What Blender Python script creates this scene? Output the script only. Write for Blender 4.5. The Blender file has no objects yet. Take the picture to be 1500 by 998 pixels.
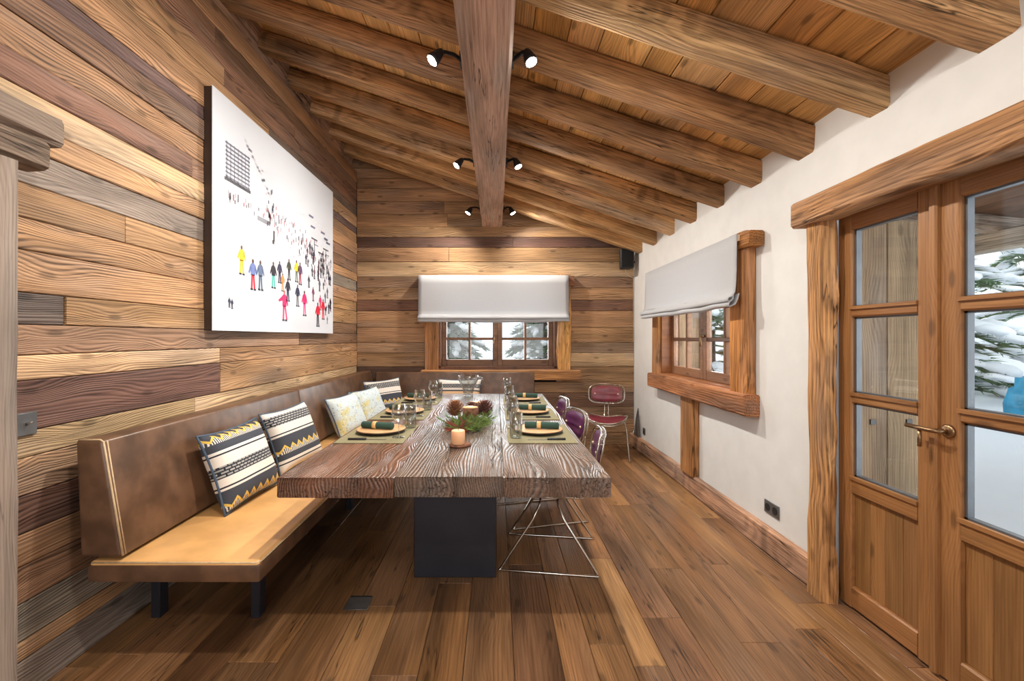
import bpy, bmesh, math, random
from mathutils import Vector, Matrix, noise
random.seed(7)
R = random.uniform
scene = bpy.context.scene
C = scene.collection

# ------------------------------------------------------------------ camera
F_PX = 667.0
cam_d = bpy.data.cameras.new('camera'); cam = bpy.data.objects.new('camera', cam_d); C.objects.link(cam)
cam_d.sensor_width = 36.0; cam_d.lens = 36.0 * F_PX / 1500.0
cam_d.shift_x = 23 / 1500.0; cam_d.shift_y = -4 / 1500.0; cam_d.clip_start = .05
cam.location = (0, 0, 1.35); cam.rotation_euler = (math.pi / 2, 0, 0)
scene.camera = cam

# ------------------------------------------------------------------ world, large lights, exposure
world = bpy.data.worlds.new('overcast_sky'); scene.world = world; world.use_nodes = True
bg = world.node_tree.nodes['Background']; bg.inputs[0].default_value = (.9, .95, 1, 1); bg.inputs[1].default_value = 1.3
vs = scene.view_settings; vs.view_transform = 'Standard'; vs.look = 'None'; vs.gamma = 1; vs.use_curve_mapping = False
vs.exposure = 0.40
def area(name, loc, rot, sx, sy, power, col):
    d = bpy.data.lights.new(name, 'AREA'); d.shape = 'RECTANGLE'; d.size = sx; d.size_y = sy; d.energy = power; d.color = col
    o = bpy.data.objects.new(name, d); C.objects.link(o); o.location = loc; o.rotation_euler = rot; return o
area('added_fill_behind_camera', (0, -2.85, 1.75), (math.radians(90), 0, 0), 3.0, 2.1, 36, (1, .98, .96))  # unseen fill lamp, added to brighten the room from behind the camera
area('daylight_back_window', (0.0, 6.1, 1.45), (math.radians(-90), 0, 0), 1.4, .9, 26, (.9, .96, 1))
area('daylight_side_window', (2.1, 4.0, 1.45), (math.radians(90), 0, math.radians(90)), 1.3, .9, 16, (.9, .96, 1))
area('daylight_door', (2.5, 1.5, 1.3), (math.radians(90), 0, math.radians(90)), 1.1, 1.6, 16, (.9, .96, 1))

# ------------------------------------------------------------------ materials
def S(r, g, b):
    f = lambda c: (c / 255 / 12.92) if c / 255 <= .04045 else ((c / 255 + .055) / 1.055) ** 2.4
    return (f(r), f(g), f(b), 1)
class NT:
    def __init__(s, name):
        s.m = bpy.data.materials.new(name); s.m.use_nodes = True; s.t = s.m.node_tree; s.t.nodes.clear()
        s.out = s.n('ShaderNodeOutputMaterial')
    def n(s, typ, ins=None, **kw):
        nd = s.t.nodes.new(typ)
        for k, v in kw.items(): setattr(nd, k, v)
        for k, v in (ins or {}).items():
            if hasattr(v, 'is_output') or isinstance(v, bpy.types.NodeSocket): s.t.links.new(v, nd.inputs[k])
            else: nd.inputs[k].default_value = v
        return nd
    def math(s, op, a, b=0.0, c=0.0, clamp=False):
        nd = s.n('ShaderNodeMath', {0: a, 1: b, 2: c}, operation=op); nd.use_clamp = clamp; return nd.outputs[0]
    def mix(s, f, a, b, blend='MIX'):
        nd = s.n('ShaderNodeMix', {0: f, 6: a, 7: b}, data_type='RGBA', blend_type=blend); return nd.outputs[2]
    def rng(s, v, a, b, c=0.0, d=1.0):
        return s.n('ShaderNodeMapRange', {0: v, 1: a, 2: b, 3: c, 4: d}, interpolation_type='SMOOTHSTEP').outputs[0]
    def bsdf(s, **kw):
        p = s.n('ShaderNodeBsdfPrincipled', {k.replace('_', ' '): v for k, v in kw.items()})
        s.t.links.new(p.outputs[0], s.out.inputs[0]); return p
    def obj(s):
        return s.n('ShaderNodeTexCoord').outputs['Object']
def plain(name, col, rough=.5, metal=0.0, nscale=0, namp=.12, bump=0.0, **kw):
    t = NT(name); col = col if len(col) == 4 else (*col, 1)
    if nscale:
        nz = t.n('ShaderNodeTexNoise', {'Vector': t.obj(), 'Scale': nscale, 'Detail': 4.0}).outputs[0]
        k = t.rng(nz, .3, .7, 1 - namp, 1 + namp)
        c = t.mix(1.0, col, t.n('ShaderNodeCombineColor', {0: k, 1: k, 2: k}).outputs[0], 'MULTIPLY')
        p = t.bsdf(Base_Color=c, Roughness=rough, Metallic=metal, **kw)
        if bump:
            b = t.n('ShaderNodeBump', {'Strength': bump, 'Distance': .004, 'Height': nz}); t.t.links.new(b.outputs[0], p.inputs['Normal'])
    else:
        t.bsdf(Base_Color=col, Roughness=rough, Metallic=metal, **kw)
    return t.m
def wood(name, ring=22, dist=18, lo=.42, hi=1.12, rough=.62, bump=.35, crack=.0, grey=.25, spec=.3, fib=.35, darkhue=(1, .93, .93), knots=.75, stain=.68):
    """grain runs along each piece's own X; the piece's own tone is its object colour"""
    t = NT(name)
    oi = t.n('ShaderNodeObjectInfo'); rnd = oi.outputs['Random']
    off = t.n('ShaderNodeCombineXYZ', {0: t.math('MULTIPLY', rnd, 37.0), 1: t.math('MULTIPLY', rnd, 91.0), 2: t.math('MULTIPLY', rnd, 53.0)}).outputs[0]
    co = t.n('ShaderNodeVectorMath', {0: t.obj(), 1: off}, operation='ADD').outputs[0]
    def mp(sx, sy, sz, v=co): return t.n('ShaderNodeVectorMath', {0: v, 1: (sx, sy, sz)}, operation='MULTIPLY').outputs[0]
    vor = t.n('ShaderNodeTexVoronoi', {'Vector': mp(1.9, 5.2, 2.0), 'Scale': 1.0, 'Randomness': 1.0}, voronoi_dimensions='2D').outputs['Distance']
    halo = t.rng(vor, .5, .0)
    shift = t.n('ShaderNodeCombineXYZ', {1: t.math('MULTIPLY', halo, .05 * knots)}).outputs[0]
    co2 = t.n('ShaderNodeVectorMath', {0: co, 1: shift}, operation='ADD').outputs[0]
    wv = t.n('ShaderNodeTexWave', {'Vector': mp(.14, 1, 1, co2), 'Scale': ring * 1.0, 'Distortion': dist, 'Detail': 1.6, 'Detail Scale': .28, 'Detail Roughness': .55},
             wave_type='BANDS', bands_direction='Y', wave_profile='SIN').outputs['Fac']
    fb = t.n('ShaderNodeTexNoise', {'Vector': mp(3.0, 110, 110), 'Scale': 1.0, 'Detail': 4.0, 'Roughness': .6}).outputs[0]
    big = t.n('ShaderNodeTexNoise', {'Vector': mp(1.2, 7, 7), 'Scale': 1.0, 'Detail': 3.0}).outputs[0]
    fbs = t.rng(fb, .34, .62)
    con = t.rng(t.n('ShaderNodeTexNoise', {'Vector': mp(.8, 6, 6), 'Scale': 1.0, 'Detail': 2.0}).outputs[0], .35, .62, .3, 1.0)
    wt = t.math('SUBTRACT', 1.0, t.math('MULTIPLY', con, t.math('SUBTRACT', 1.0, t.rng(wv, .04, .62))))
    g = t.math('ADD', t.math('MULTIPLY', wt, 1 - fib), t.math('MULTIPLY', fbs, fib))
    ks = t.math('ADD', lo, t.math('MULTIPLY', g, hi - lo))
    ks = t.math('MULTIPLY', ks, t.rng(big, .25, .75, stain, 1.22))
    kn = t.rng(vor, .10, .035); kn = t.math('MULTIPLY', kn, knots)
    ks = t.math('MULTIPLY', ks, t.math('SUBTRACT', 1.0, t.math('MULTIPLY', kn, .58)))
    h = t.math('ADD', t.math('MULTIPLY', wv, .6), t.math('MULTIPLY', fb, .6))
    if crack:
        cr = t.n('ShaderNodeTexNoise', {'Vector': mp(1.6, 34, 34), 'Scale': 1.0, 'Detail': 2.0}).outputs[0]
        cm = t.rng(t.math('ABSOLUTE', t.math('SUBTRACT', cr, .5)), .026, .0)
        gate = t.rng(t.n('ShaderNodeTexNoise', {'Vector': mp(1.1, 6, 6), 'Scale': 1.0}).outputs[0], .5, .62)
        cm = t.math('MULTIPLY', t.math('MULTIPLY', cm, gate), crack)
        ks = t.math('MULTIPLY', ks, t.math('SUBTRACT', 1.0, t.math('MULTIPLY', cm, .8)))
        h = t.math('SUBTRACT', h, t.math('MULTIPLY', cm, 1.5))
    inv = t.math('SUBTRACT', 1.0, g)
    mult = t.n('ShaderNodeCombineColor', {0: ks, 1: t.math('MULTIPLY', ks, t.math('SUBTRACT', 1.0, t.math('MULTIPLY', inv, 1 - darkhue[1]))), 2: t.math('MULTIPLY', ks, t.math('SUBTRACT', 1.0, t.math('MULTIPLY', inv, (1 - darkhue[2]))))}).outputs[0]
    base = t.mix(1.0, oi.outputs['Color'], mult, 'MULTIPLY')
    lum = t.n('ShaderNodeRGBToBW', {0: base}).outputs[0]
    gr = t.n('ShaderNodeCombineColor', {0: t.math('MULTIPLY', lum, 1.12), 1: lum, 2: t.math('MULTIPLY', lum, .93)}).outputs[0]
    gm = t.math('MULTIPLY', t.rng(t.n('ShaderNodeTexNoise', {'Vector': mp(.9, 4, 4), 'Scale': 1.3, 'Detail': 3.0}).outputs[0], .45, .75), grey)
    base = t.mix(gm, base, gr)
    p = t.bsdf(Base_Color=base, Roughness=rough, Specular_IOR_Level=spec)
    b = t.n('ShaderNodeBump', {'Strength': bump, 'Distance': .006, 'Height': h}); t.t.links.new(b.outputs[0], p.inputs['Normal'])
    return t.m
M = {}
M['clad'] = wood('old_larch_cladding', ring=24, dist=30, lo=.22, hi=1.14, rough=.62, bump=.35, grey=.35, fib=.4, stain=.6)
M['floor'] = wood('oiled_oak_floor', ring=20, dist=14, lo=.62, hi=1.14, rough=.34, bump=.16, crack=1.0, grey=.15, spec=.5, fib=.7, stain=.5)
M['beam'] = wood('hewn_spruce_beam', ring=16, dist=14, lo=.34, hi=1.2, rough=.75, bump=.5, crack=1.0, grey=.4, fib=.65, knots=.6, stain=.6)
M['board'] = wood('ceiling_board', ring=22, dist=16, lo=.6, hi=1.1, rough=.65, bump=.15, grey=.1, knots=.9, fib=.5)
M['joinery'] = wood('stained_larch_joinery', ring=26, dist=8, lo=.7, hi=1.08, rough=.42, bump=.08, grey=.0, spec=.4, knots=.8, fib=.6, stain=.8)
M['table'] = wood('brushed_table_oak', ring=24, dist=24, lo=.34, hi=1.2, rough=.27, bump=.7, crack=1.0, grey=.7, spec=.7, fib=.45)
M['weathered'] = wood('weathered_shutter', ring=24, dist=9, lo=.6, hi=1.08, rough=.8, bump=.2, crack=.5, grey=.5, fib=.5)
M['hewn'] = wood('adzed_grey_beam', ring=14, dist=10, lo=.6, hi=1.12, rough=.75, bump=.4, crack=1.0, grey=.6, fib=.7, knots=.3)
M['plaster'] = plain('white_plaster', S(224, 226, 226), .9, nscale=7, namp=.025, bump=.12)
M['leather_dark'] = plain('brown_leather', S(96, 70, 52), .32, nscale=9, namp=.32, bump=.06)
M['leather_tan'] = plain('tan_leather', S(206, 158, 100), .34, nscale=5, namp=.14, bump=.1)
M['stitch'] = plain('cream_stitching', S(190, 165, 130), .6, nscale=60)
M['blacksteel'] = plain('blackened_steel', S(44, 44, 52), .5, .35, nscale=5, namp=.15)
M['steel'] = plain('stainless_steel', S(200, 200, 198), .22, 1.0, nscale=30, namp=.04)
M['chrome'] = plain('chrome_wire', S(205, 200, 192), .18, 1.0, nscale=30, namp=.04)
M['bronze'] = plain('bronze_metal', S(150, 122, 92), .32, .9, nscale=20)
M['dark'] = plain('dark_backing', S(34, 24, 18), .9, nscale=9)
M['void'] = plain('charcoal_plastic', S(32, 33, 36), .5, nscale=20)
M['grille'] = plain('speaker_cloth', S(26, 27, 29), .9, nscale=300, namp=.4)
M['burgundy'] = plain('burgundy_leather', S(122, 46, 58), .3, nscale=14, namp=.2, bump=.08)
M['purple'] = plain('plum_leather', S(92, 44, 84), .28, nscale=14, namp=.2, bump=.08)
M['mat'] = plain('woven_olive_mat', S(128, 122, 92), .9, nscale=240, namp=.3, bump=.3)
M['napkin'] = plain('green_linen', S(44, 72, 62), .9, nscale=200, namp=.2, bump=.2)
M['ring'] = plain('straw_ring', S(205, 170, 115), .7, nscale=60)
M['plate'] = plain('pale_wood_plate', S(196, 156, 112), .5, nscale=14, namp=.12)
M['plate_rim'] = plain('dark_plate_rim', S(70, 52, 42), .4, nscale=14)
M['blackhandle'] = plain('black_handle', S(30, 28, 28), .35, nscale=20)
M['wax'] = plain('peach_wax', S(232, 182, 138), .5, nscale=12, namp=.06, Subsurface_Weight=.3)
M['ivory'] = plain('ivory_wax', S(236, 222, 192), .5, nscale=12, namp=.06)
M['bark'] = plain('bark', S(104, 66, 46), .9, nscale=40, namp=.5, bump=.8)
M['cutwood'] = plain('cut_log_face', S(206, 170, 120), .8, nscale=30, namp=.15)
M['cone'] = plain('pine_cone_scales', S(156, 110, 78), .7, nscale=40, namp=.4)
M['conedark'] = plain('dark_pine_cone_scales', S(118, 78, 70), .7, nscale=40, namp=.4)
M['fir'] = plain('fir_needles', S(104, 124, 62), .7, nscale=25, namp=.5)
M['redleaf'] = plain('dried_red_leaves', S(138, 60, 46), .7, nscale=25, namp=.4)
M['tree'] = plain('conifer_needles', S(92, 120, 84), .8, nscale=6, namp=.5)
M['snow'] = plain('fresh_snow', S(243, 247, 252), .8, nscale=2.5, namp=.02, bump=.3)
M['tarp'] = plain('turquoise_tarp', S(40, 160, 205), .4, nscale=9, namp=.2, bump=.4)
M['pic_side'] = plain('dark_panel_edge', S(60, 44, 36), .5, nscale=10)
M['rubber'] = plain('grey_gasket', S(96, 100, 106), .4, .3, nscale=10)
M['plate_steel'] = plain('brushed_grey_steel', S(112, 114, 116), .4, .6, nscale=20)
M['trunk'] = plain('tree_trunk', S(80, 60, 48), .9, nscale=20, namp=.4)
def glassmat(name, refl, tint, base=.035):
    t = NT(name); fr = t.math('ADD', base, t.math('MULTIPLY', t.math('POWER', t.n('ShaderNodeLayerWeight', {'Blend': .5}).outputs['Facing'], 3.0), refl), clamp=True)
    a = t.n('ShaderNodeBsdfTransparent', {0: tint}).outputs[0]; g = t.n('ShaderNodeBsdfGlossy', {0: (1, 1, 1, 1), 'Roughness': .02}).outputs[0]
    t.t.links.new(t.n('ShaderNodeMixShader', {0: fr, 1: a, 2: g}).outputs[0], t.out.inputs[0]); return t.m
M['pane'] = glassmat('window_glass', .35, (.97, .985, .98, 1))
M['glass'] = glassmat('drinking_glass', 1.0, (.86, .88, .88, 1), .09)
def fabric():
    t = NT('off_white_linen'); w = t.n('ShaderNodeTexNoise', {'Vector': t.obj(), 'Scale': 220.0, 'Detail': 2.0}).outputs[0]
    c = t.mix(w, S(196, 199, 204), S(214, 216, 220))
    d = t.n('ShaderNodeBsdfDiffuse', {0: c}).outputs[0]; tr = t.n('ShaderNodeBsdfTranslucent', {0: c}).outputs[0]
    t.t.links.new(t.n('ShaderNodeMixShader', {0: .25, 1: d, 2: tr}).outputs[0], t.out.inputs[0]); return t.m
M['linen'] = fabric()
def emit(name, col, s):
    t = NT(name); e = t.n('ShaderNodeEmission', {0: (*col, 1), 1: s}).outputs[0]; t.t.links.new(e, t.out.inputs[0]); return t.m
M['lamp'] = emit('lit_spot_lens', (1, .95, .86), 40)
def striped(name, bands, zig, hatch, light, darkc, accent):
    """woven bands across the cushion's height (own Y, metres), zigzag rows and hatched rows"""
    t = NT(name); sep = t.n('ShaderNodeSeparateXYZ', {0: t.obj()}); x, y = sep.outputs[0], sep.outputs[1]
    v = t.math('DIVIDE', t.math('ADD', y, .21), .42)
    rmp = t.n('ShaderNodeValToRGB', {0: v}); cr = rmp.color_ramp; cr.interpolation = 'CONSTANT'
    while len(cr.elements) > 1: cr.elements.remove(cr.elements[0])
    cr.elements[0].position = 0; cr.elements[0].color = bands[0][1]
    for p, c in bands[1:]:
        e = cr.elements.new(p); e.color = c
    col = rmp.outputs[0]
    def inband(a, b): return t.math('MULTIPLY', t.math('GREATER_THAN', v, a), t.math('LESS_THAN', v, b))
    for a, b in zig:
        tri = t.math('ABSOLUTE', t.math('SUBTRACT', t.math('FRACT', t.math('MULTIPLY', x, 16.0)), .5))
        ph = t.math('SUBTRACT', t.math('DIVIDE', t.math('SUBTRACT', v, a), b - a), t.math('ADD', .25, tri))
        line = t.math('LESS_THAN', t.math('ABSOLUTE', ph), .11)
        st = t.math('MULTIPLY', t.math('LESS_THAN', ph, -.12), t.math('GREATER_THAN', t.math('FRACT', t.math('MULTIPLY', x, 90.0)), .55))
        col = t.mix(t.math('MULTIPLY', st, inband(a, b)), col, light)
        col = t.mix(t.math('MULTIPLY', line, inband(a, b)), col, accent)
    for a, b in hatch:
        br = t.n('ShaderNodeTexBrick', {'Vector': t.n('ShaderNodeCombineXYZ', {0: x, 1: y}).outputs[0], 'Scale': 16.0, 'Color1': S(150, 150, 150), 'Color2': S(176, 174, 170), 'Mortar': darkc, 'Mortar Size': .06}).outputs[0]
        col = t.mix(inband(a, b), col, br)
    p = t.bsdf(Base_Color=col, Roughness=.9)
    nz = t.n('ShaderNodeTexNoise', {'Vector': t.obj(), 'Scale': 260.0}).outputs[0]
    b = t.n('ShaderNodeBump', {'Strength': .4, 'Distance': .003, 'Height': nz}); t.t.links.new(b.outputs[0], p.inputs['Normal'])
    return t.m
W_, D_, G_, K_, Y_ = S(226, 220, 212), S(62, 66, 76), S(168, 166, 162), S(38, 42, 52), S(222, 186, 84)
M['stripeA'] = striped('blue_black_ikat_stripe', [(0, D_), (.2, D_), (.27, W_), (.3, K_), (.32, W_), (.42, G_), (.56, W_), (.69, K_), (.71, W_), (.745, D_), (.84, D_)], [(.03, .19), (.84, .98)], [(.42, .56)], W_, K_, Y_)
M['stripeB'] = striped('white_black_ikat_stripe', [(0, W_), (.14, K_), (.16, W_), (.2, D_), (.28, D_), (.46, D_), (.56, W_), (.59, K_), (.61, W_), (.74, G_), (.9, W_)], [(.29, .45)], [(.74, .9)], W_, K_, Y_)
M['stripeC'] = striped('tan_white_stripe', [(0, W_), (.1, D_), (.14, S(226, 190, 150)), (.42, K_), (.46, S(226, 190, 150)), (.6, D_), (.64, W_), (.7, G_), (.82, W_)], [], [(.7, .82)], W_, K_, Y_)
def floral():
    t = NT('pale_blue_floral_print'); o = t.obj()
    v = t.n('ShaderNodeTexVoronoi', {'Vector': o, 'Scale': 55.0}); f = t.rng(v.outputs['Distance'], .42, .3)
    big = t.n('ShaderNodeTexNoise', {'Vector': o, 'Scale': 7.0, 'Detail': 2.0}).outputs[0]
    base = t.mix(t.rng(big, .3, .5), S(206, 196, 130), S(200, 214, 220))
    pet = t.mix(t.n('ShaderNodeSeparateColor', {0: v.outputs['Color']}).outputs[0], S(110, 130, 140), S(236, 236, 226))
    t.bsdf(Base_Color=t.mix(t.math('MULTIPLY', f, .75), base, pet), Roughness=.9); return t.m
M['floral'] = floral()
def printmat():
    t = NT('photo_print'); a = t.n('ShaderNodeVertexColor', layer_name='ink').outputs[0]; t.bsdf(Base_Color=a, Roughness=.35); return t.m
M['print'] = printmat()
M['paper'] = plain('white_gloss_print', S(216, 222, 232), .12, nscale=1.2, namp=.03)

# ------------------------------------------------------------------ mesh helpers
def link(name, me, mat, parent=None):
    o = bpy.data.objects.new(name, me); C.objects.link(o)
    if mat is not None: me.materials.append(M[mat] if isinstance(mat, str) else mat)
    if parent: o.parent = parent
    return o
def tag(o, label=None, cat=None, group=None, kind=None):
    if label: o['label'] = label
    if cat: o['category'] = cat
    if group: o['group'] = group
    if kind: o['kind'] = kind
    return o
def empty(name, loc=(0, 0, 0), rz=0.0):
    o = bpy.data.objects.new(name, None); C.objects.link(o); o.location = loc; o.rotation_euler = (0, 0, rz); o.empty_display_size = .05; return o
def thing(name, label, cat, loc=(0, 0, 0), rz=0.0, group=None): return tag(empty(name, loc, rz), label, cat, group)
class MB:
    def __init__(s): s.v = []; s.f = []
    def add(s, vs, fs):
        b = len(s.v); s.v += [tuple(v) for v in vs]; s.f += [tuple(i + b for i in f) for f in fs]; return s
    def box(s, x0, x1, y0, y1, z0, z1):
        return s.add([(x, y, z) for z in (z0, z1) for y in (y0, y1) for x in (x0, x1)],
                     [(0, 2, 3, 1), (4, 5, 7, 6), (0, 1, 5, 4), (2, 6, 7, 3), (0, 4, 6, 2), (1, 3, 7, 5)])
    def tube(s, pts, r, n=8, closed=False, caps=True):
        pts = [Vector(p) for p in pts]; N = len(pts); vs = []; fs = []; up = None
        for i, p in enumerate(pts):
            a = pts[i - 1] if (i > 0 or closed) else p; b = pts[(i + 1) % N] if (i < N - 1 or closed) else p
            d = (b - a).normalized()
            if up is None:
                up = Vector((0, 0, 1)) if abs(d.z) < .9 else Vector((1, 0, 0))
            sd = d.cross(up).normalized(); up = sd.cross(d).normalized()
            rr = r[i] if isinstance(r, (list, tuple)) else r
            vs += [p + (sd * math.cos(2 * math.pi * k / n) + up * math.sin(2 * math.pi * k / n)) * rr for k in range(n)]
        for i in range(N if closed else N - 1):
            j = (i + 1) % N
            fs += [(i * n + k, i * n + (k + 1) % n, j * n + (k + 1) % n, j * n + k) for k in range(n)]
        if caps and not closed: fs += [tuple(range(n))[::-1], tuple((N - 1) * n + k for k in range(n))]
        return s.add(vs, fs)
    def lathe(s, prof, n=20, c=(0, 0, 0), wob=0.0):
        vs = []; fs = []; P = len(prof)
        for k in range(n):
            a = 2 * math.pi * k / n; w = 1 + wob * math.sin(3 * a + 1) * .5 + wob * R(-.5, .5)
            vs += [(c[0] + r * w * math.cos(a), c[1] + r * w * math.sin(a), c[2] + z) for r, z in prof]
        for k in range(n):
            q = (k + 1) % n
            fs += [(k * P + i, q * P + i, q * P + i + 1, k * P + i + 1) for i in range(P - 1)]
        fs.append(tuple(k * P for k in range(n))[::-1]); fs.append(tuple(k * P + P - 1 for k in range(n)))
        return s.add(vs, fs)
    def build(s, name, mat, parent=None, smooth=False, loc=None):
        me = bpy.data.meshes.new(name); me.from_pydata(s.v, [], s.f); me.update()
        if smooth: me.polygons.foreach_set('use_smooth', [True] * len(me.polygons))
        o = link(name, me, mat, parent)
        if loc: o.location = loc
        return o
def bevelled(name, mb, mat, parent=None, off=.01, seg=2, smooth=True):
    me = bpy.data.meshes.new(name); bm = bmesh.new(); vs = [bm.verts.new(v) for v in mb.v]
    for f in mb.f: bm.faces.new([vs[i] for i in f])
    bmesh.ops.recalc_face_normals(bm, faces=bm.faces)
    bmesh.ops.bevel(bm, geom=list(bm.edges), offset=off, segments=seg, profile=.6, affect='EDGES', clamp_overlap=True)
    bm.to_mesh(me); bm.free()
    if smooth:
        me.polygons.foreach_set('use_smooth', [True] * len(me.polygons)); me.set_sharp_from_angle(angle=math.radians(40))
    return link(name, me, mat, parent)
def frame(o, origin, X, Y):
    X = Vector(X).normalized(); Y = Vector(Y).normalized(); Z = X.cross(Y)
    o.matrix_basis = Matrix(((X.x, Y.x, Z.x, origin[0]), (X.y, Y.y, Z.y, origin[1]), (X.z, Y.z, Z.z, origin[2]), (0, 0, 0, 1))); return o
def tone(o, c, j=.08):
    k = 1 + R(-j, j); o.color = (c[0] * k, c[1] * k * (1 + R(-.03, .03)), c[2] * k * (1 + R(-.05, .05)), 1); return o
def plank(name, L, W, T, mat, parent, bev=.004, end=.002):
    """length on own X, width on own Y, face up own Z"""
    l, w = L / 2, W / 2
    q = lambda x, y, z: [(-x, -y, z), (x, -y, z), (x, y, z), (-x, y, z)]
    vs = q(l, w, 0) + q(l, w, T - bev) + q(l - end, w - bev, T)
    fs = [(3, 2, 1, 0), (8, 9, 10, 11)] + [(b + i, b + (i + 1) % 4, b + 4 + (i + 1) % 4, b + 4 + i) for b in (0, 4) for i in range(4)]
    return MB().add(vs, fs).build(name, mat, parent)
def beam(name, L, W, H, mat, parent=None, n=14, jit=.008, cham=.02, flat_top=False, seed=None, endj=.0, jy=1.0):
    """hewn timber: length on own X, centred; W on own Y, H on own Z"""
    s = R(0, 99) if seed is None else seed; w, h = W / 2, H / 2; c = cham
    prof = [(-w + c, -h), (w - c, -h), (w, -h + c), (w, h - c), (w - c, h), (-w + c, h), (-w, h - c), (-w, -h + c)]
    vs = []; fs = []
    for i in range(n + 1):
        x = -L / 2 + L * i / n
        for k, (y, z) in enumerate(prof):
            a = noise.noise(Vector((x * 2.3 + s, k * 3.7, s))) + .5 * noise.noise(Vector((x * 8 + s, k * 5.1, s + 9)))
            b = noise.noise(Vector((x * 2.3 - s, k * 3.7, s + 40))) + .5 * noise.noise(Vector((x * 8 - s, k * 5.1, s + 70)))
            zz = z if (flat_top and z >= h - c - 1e-6 and k in (4, 5)) else z + b * jit
            vs.append((x + (endj * noise.noise(Vector((k * 2.1, s, i))) if i in (0, n) else 0), y + a * jit * jy, zz))
    for i in range(n):
        fs += [(i * 8 + k, (i + 1) * 8 + k, (i + 1) * 8 + (k + 1) % 8, i * 8 + (k + 1) % 8)[::-1] for k in range(8)]
    fs += [tuple(range(8)), tuple(n * 8 + k for k in range(8))[::-1]]
    o = MB().add(vs, fs).build(name, mat, parent)
    bm = bmesh.new(); bm.from_mesh(o.data); bmesh.ops.recalc_face_normals(bm, faces=bm.faces); bm.to_mesh(o.data); bm.free()
    return o
def copy_tree(o, parent=None):
    c = o.copy(); C.objects.link(c); c.parent = parent
    for ch in list(o.children): copy_tree(ch, c)
    return c

# ------------------------------------------------------------------ room dimensions
XL, XR, YB, YF = -1.76, 1.74, 5.75, -2.95
SL = .337; TH = math.atan(SL)
def roof_under(x): return 2.37 + SL * (XR - x)           # underside of rafters
RH = .145
def board_under(x): return roof_under(x) + RH / math.cos(TH)
HON, HON2, TAN, RED, DRED, GRY, PALE, BRN = S(192, 152, 112), S(178, 140, 102), S(166, 134, 106), S(138, 102, 82), S(116, 86, 74), S(152, 140, 130), S(208, 176, 136), S(148, 114, 90)

def slab_wall(name, rects, normal_axis, a0, a1, mat):
    m = MB()
    for (u0, u1, z0, z1) in rects:
        if normal_axis == 'x': m.box(a0, a1, u0, u1, z0, z1)
        else: m.box(u0, u1, a0, a1, z0, z1)
    return tag(m.build(name, mat), kind='structure')
# floor
fl = tag(MB().box(XL - .1, XR + .3, YF, YB + .1, -.08, -.02).build('floor', 'dark'), kind='structure')
x = XL - .02; pal = [S(148, 108, 70), S(156, 114, 74), S(138, 100, 66), S(124, 90, 62), S(146, 110, 76), S(164, 122, 80), S(136, 101, 72)]
while x < XR + .06:
    w = R(.12, .215); w = min(w, XR + .08 - x)
    if w < .03: break
    y = YF - R(0, .8)
    while y < YB:
        L = R(.8, 2.3); y1 = min(y + L, YB + .02)
        if y1 - y < .25: y1 = YB + .02
        y0 = max(y, YF)
        if y1 > YF + .05:
            o = plank('plank', y1 - y0 - .002, w - .002, .02, 'floor', fl, .002, .0015)
            frame(o, (x + w / 2, (y0 + y1) / 2, -.02 + R(-.0004, 0)), (0, 1, 0), (-1, 0, 0)); tone(o, random.choice(pal), .12)
        y = y1
    x += w
# left wall
wl = slab_wall('wall_left', [(YF, YB + .2, -.05, 3.46)], 'x', XL - .2, XL - .03, 'dark')
def wall_row(wall, z0, z1, spans, col, face, jit=.1):
    for (a, b) in spans:
        t = .03 + R(-.005, .003)
        o = plank('plank', b - a - .002, z1 - z0 - .003, t, 'clad', wall, .004)
        if face == 'left': frame(o, (XL - .03, (a + b) / 2, (z0 + z1) / 2), (0, 1, 0), (0, 0, 1))
        else: frame(o, ((a + b) / 2, YB + .03, (z0 + z1) / 2), (1, 0, 0), (0, 0, 1))
        tone(o, col if not isinstance(col, list) else random.choice(col), jit)
rowsL = [(0, .15, GRY), (.15, .22, BRN), (.22, .36, GRY), (.36, .50, TAN), (.50, .62, GRY), (.62, .76, DRED), (.76, .9, TAN), (.9, 1.0, PALE), (1.0, 1.19, DRED), (1.19, 1.285, PALE),
         (1.285, 1.40, TAN), (1.40, 1.52, HON2), (1.52, 1.68, HON), (1.68, 1.80, HON2), (1.80, 1.93, HON), (1.93, 2.06, GRY), (2.06, 2.16, HON), (2.16, 2.28, PALE), (2.28, 2.40, RED),
         (2.40, 2.54, HON2), (2.54, 2.66, HON), (2.66, 2.74, S(112, 92, 88)), (2.74, 2.88, HON), (2.88, 2.98, S(118, 100, 88)), (2.98, 3.10, RED), (3.10, 3.20, BRN), (3.20, 3.31, S(124, 104, 90)), (3.31, 3.45, HON2)]
for (z0, z1, c) in rowsL:
    y = YF; sp = []
    while y < YB:
        y1 = y + R(2.2, 4.2)
        if YB - y1 < .7: y1 = YB
        sp.append((y, y1)); y = y1
    if z0 == 1.40:                                          # small grey repair piece let into the row
        sp = [(YF, 1.6), (1.6, 1.86), (1.86, 4.4), (4.4, YB)]
    for k, s_ in enumerate(sp):
        cc = S(120, 108, 98) if (z0 == 1.40 and k == 1) else random.choice([c, c, c, HON2, BRN])
        wall_row(wl, z0, z1, [s_], cc, 'left')
# sloping plate above the cladding
pl = beam('wall_plate', YB - YF, .06, .40, 'beam', wl, n=20, jit=.004, cham=.006)
frame(pl, (XL - .085, (YB + YF) / 2, 3.60), (0, 1, 0), (-.97, 0, .2)); tone(pl, S(176, 142, 118), 0)
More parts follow.
